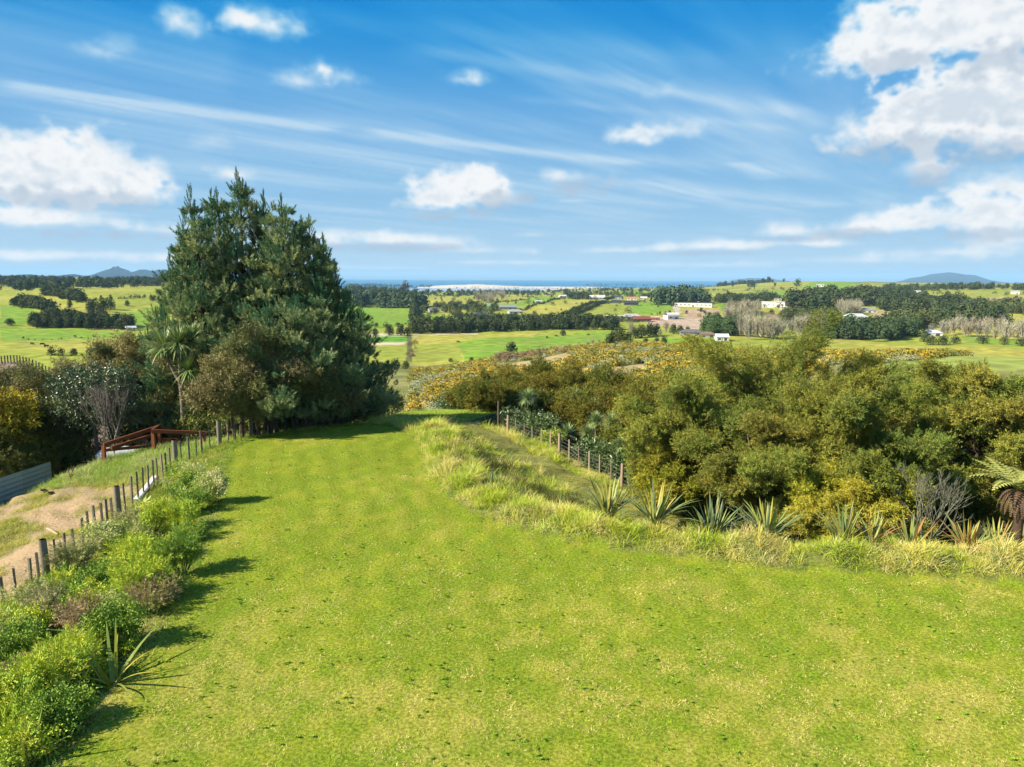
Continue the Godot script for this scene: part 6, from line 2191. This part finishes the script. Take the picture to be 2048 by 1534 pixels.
func house(q: Array) -> void:
	var p := ground_at(q[0], q[1])
	var yaw := atan2(-p.x, -p.z) + float(q[8])
	var t := thing("house" if not ("shed" in q[9] or "barn" in q[9] or "building" in q[9] or "shelter" in q[9] or "container" in q[9]) else "shed", q[9], "building", p, yaw, q[10] if q.size() > 10 else "")
	var k := 0.62 if q[1] > 655 else 0.8
	var w: float = q[2] * k
	var dp: float = q[3] * k
	var h: float = q[4] * (0.8 if q[1] > 655 else 0.9)
	var b := Builder.new()
	b.box(Vector3(-w / 2, -2.5, -dp / 2), Vector3(w / 2, h, dp / 2), Color.WHITE)
	var rise := dp * (0.26 if q[7] == "hip" else 0.32)
	if q[7] == "gable":
		for e in [-1, 1]:
			b.tri(Vector3(e * (w / 2 - 0.01), h, -dp / 2), Vector3(e * (w / 2 - 0.01), h, dp / 2), Vector3(e * (w / 2 - 0.01), h + rise, 0), Color.WHITE)
	part(t, "wall", b.mesh(), paint("wall", q[5]))
	b = Builder.new()
	var o := 0.5
	match q[7]:
		"flat":
			b.box(Vector3(-w / 2 - o, h, -dp / 2 - o), Vector3(w / 2 + o, h + 0.45, dp / 2 + o), Color.WHITE)
		"arch":
			for i in 8:
				var a0 := PI * i / 8.0
				var a1 := PI * (i + 1) / 8.0
				b.quad(Vector3(-w / 2 - o, h - 1.0 + sin(a0) * dp * 0.4, cos(a0) * (dp / 2 + o)), Vector3(w / 2 + o, h - 1.0 + sin(a0) * dp * 0.4, cos(a0) * (dp / 2 + o)), Vector3(w / 2 + o, h - 1.0 + sin(a1) * dp * 0.4, cos(a1) * (dp / 2 + o)), Vector3(-w / 2 - o, h - 1.0 + sin(a1) * dp * 0.4, cos(a1) * (dp / 2 + o)), Color.WHITE)
		_:
			var ridge: float = w / 2 + o if q[7] == "gable" else maxf(w / 2 - dp / 2, 0.5)
			var e := [Vector3(-w / 2 - o, h - 0.05, dp / 2 + o), Vector3(w / 2 + o, h - 0.05, dp / 2 + o), Vector3(w / 2 + o, h - 0.05, -dp / 2 - o), Vector3(-w / 2 - o, h - 0.05, -dp / 2 - o), Vector3(-ridge, h + rise + 0.1, 0), Vector3(ridge, h + rise + 0.1, 0)]
			b.quad(e[0], e[4], e[5], e[1], Color.WHITE)
			b.quad(e[2], e[5], e[4], e[3], Color.WHITE)
			if q[7] == "hip":
				b.tri(e[1], e[5], e[2], Color.WHITE)
				b.tri(e[3], e[4], e[0], Color.WHITE)
	part(t, "roof", b.mesh(), paint("roof", q[6]))
	var n := clampi(int(w / 5.0), 2, 9)
	if not F.has("window"):
		var f := Builder.new()
		f.box(Vector3(-0.5, -0.5, -0.04), Vector3(0.5, 0.5, 0.04), Color.WHITE)
		F["window"] = [f.mesh()]
	for i in n:
		var x := (float(i) + 0.5) / n * w - w / 2
		var tall := 2.0 if i == n / 2 else 1.2
		var win := part(t, "door" if i == n / 2 else "window", F.window[0], paint("wall", Color(0.5, 0.5, 0.48)), Transform3D(Basis().scaled(Vector3(w / n * 0.5, tall, 1)), Vector3(x, h * 0.45 if tall < 2.0 else 1.05, dp / 2 + 0.03)))
		part(win, "pane", F.window[0], paint("pane", Color(0.03, 0.04, 0.05)), Transform3D(Basis().scaled(Vector3(0.86, 0.86, 1)), Vector3(0, 0, 0.03)))

func paint(kind: String, c: Color) -> StandardMaterial3D:
	var key := "%s_%d_%d_%d" % [kind, int(c.r * 500), int(c.g * 500), int(c.b * 500)]
	if not M.has(key):
		var m: StandardMaterial3D = M[kind].duplicate()
		m.resource_name = key
		m.albedo_color = c.linear_to_srgb()
		M[key] = m
	return M[key]

# cattle grazing on the paddocks: one body from nose to tail
func build_stock():
	var b := Builder.new()
	var black := Color(0.018, 0.015, 0.013)
	b.tube([Vector3(0, 1.02, -0.85), Vector3(0, 1.05, -0.7), Vector3(0, 1.0, -0.2), Vector3(0, 0.98, 0.35), Vector3(0, 1.05, 0.75), Vector3(0, 0.95, 1.05), Vector3(0, 0.62, 1.32), Vector3(0, 0.35, 1.48), Vector3(0, 0.26, 1.55)], [0.12, 0.3, 0.38, 0.37, 0.31, 0.2, 0.15, 0.11, 0.07], 8, black)
	for s in [-0.2, 0.2]:
		for z in [[-0.62, -0.05], [0.6, 0.04]]:
			b.tube([Vector3(s, 0.9, z[0]), Vector3(s, 0.5, z[0] + z[1]), Vector3(s, 0.02, z[0] - z[1])], [0.13, 0.075, 0.055], 5, black)
		b.leaf(Vector3(s * 0.5, 0.78, 1.2), Vector3(s * 5.0, 0.2, 0).normalized(), Vector3(0, 0, 1), 0.2, 0.1, black)
	b.tube([Vector3(0, 1.1, -0.9), Vector3(0, 0.8, -1.0), Vector3(0, 0.4, -1.0)], [0.03, 0.025, 0.03], 4, black)
	var mesh := b.mesh()
	for q in [[47, 678, 0.3], [64, 690, 1.4], [84, 691, 2.2], [90, 694, 0.4], [93, 695, 1.9], [150, 675, 1.2], [731, 642, 1.3], [811, 649, 2.0], [820, 625, 0.6], [1112, 674, 1.4], [1176, 671, 1.7], [916, 686, 1.3]]:
		var o := part(self, numbered("cow"), mesh, M.hide, Transform3D(Basis(Vector3.UP, q[2]), ground_at(q[0], q[1])))
		var place := "below the drain scrub" if q[0] < 300 else ("before the tall pine wood" if q[1] < 660 and q[0] < 850 else ("beside the fence line of the valley floor" if q[0] < 1000 else "above the russet scrub"))
		tag(o, "black cow grazing on the paddock " + place, "cow", "cattle on the paddocks")
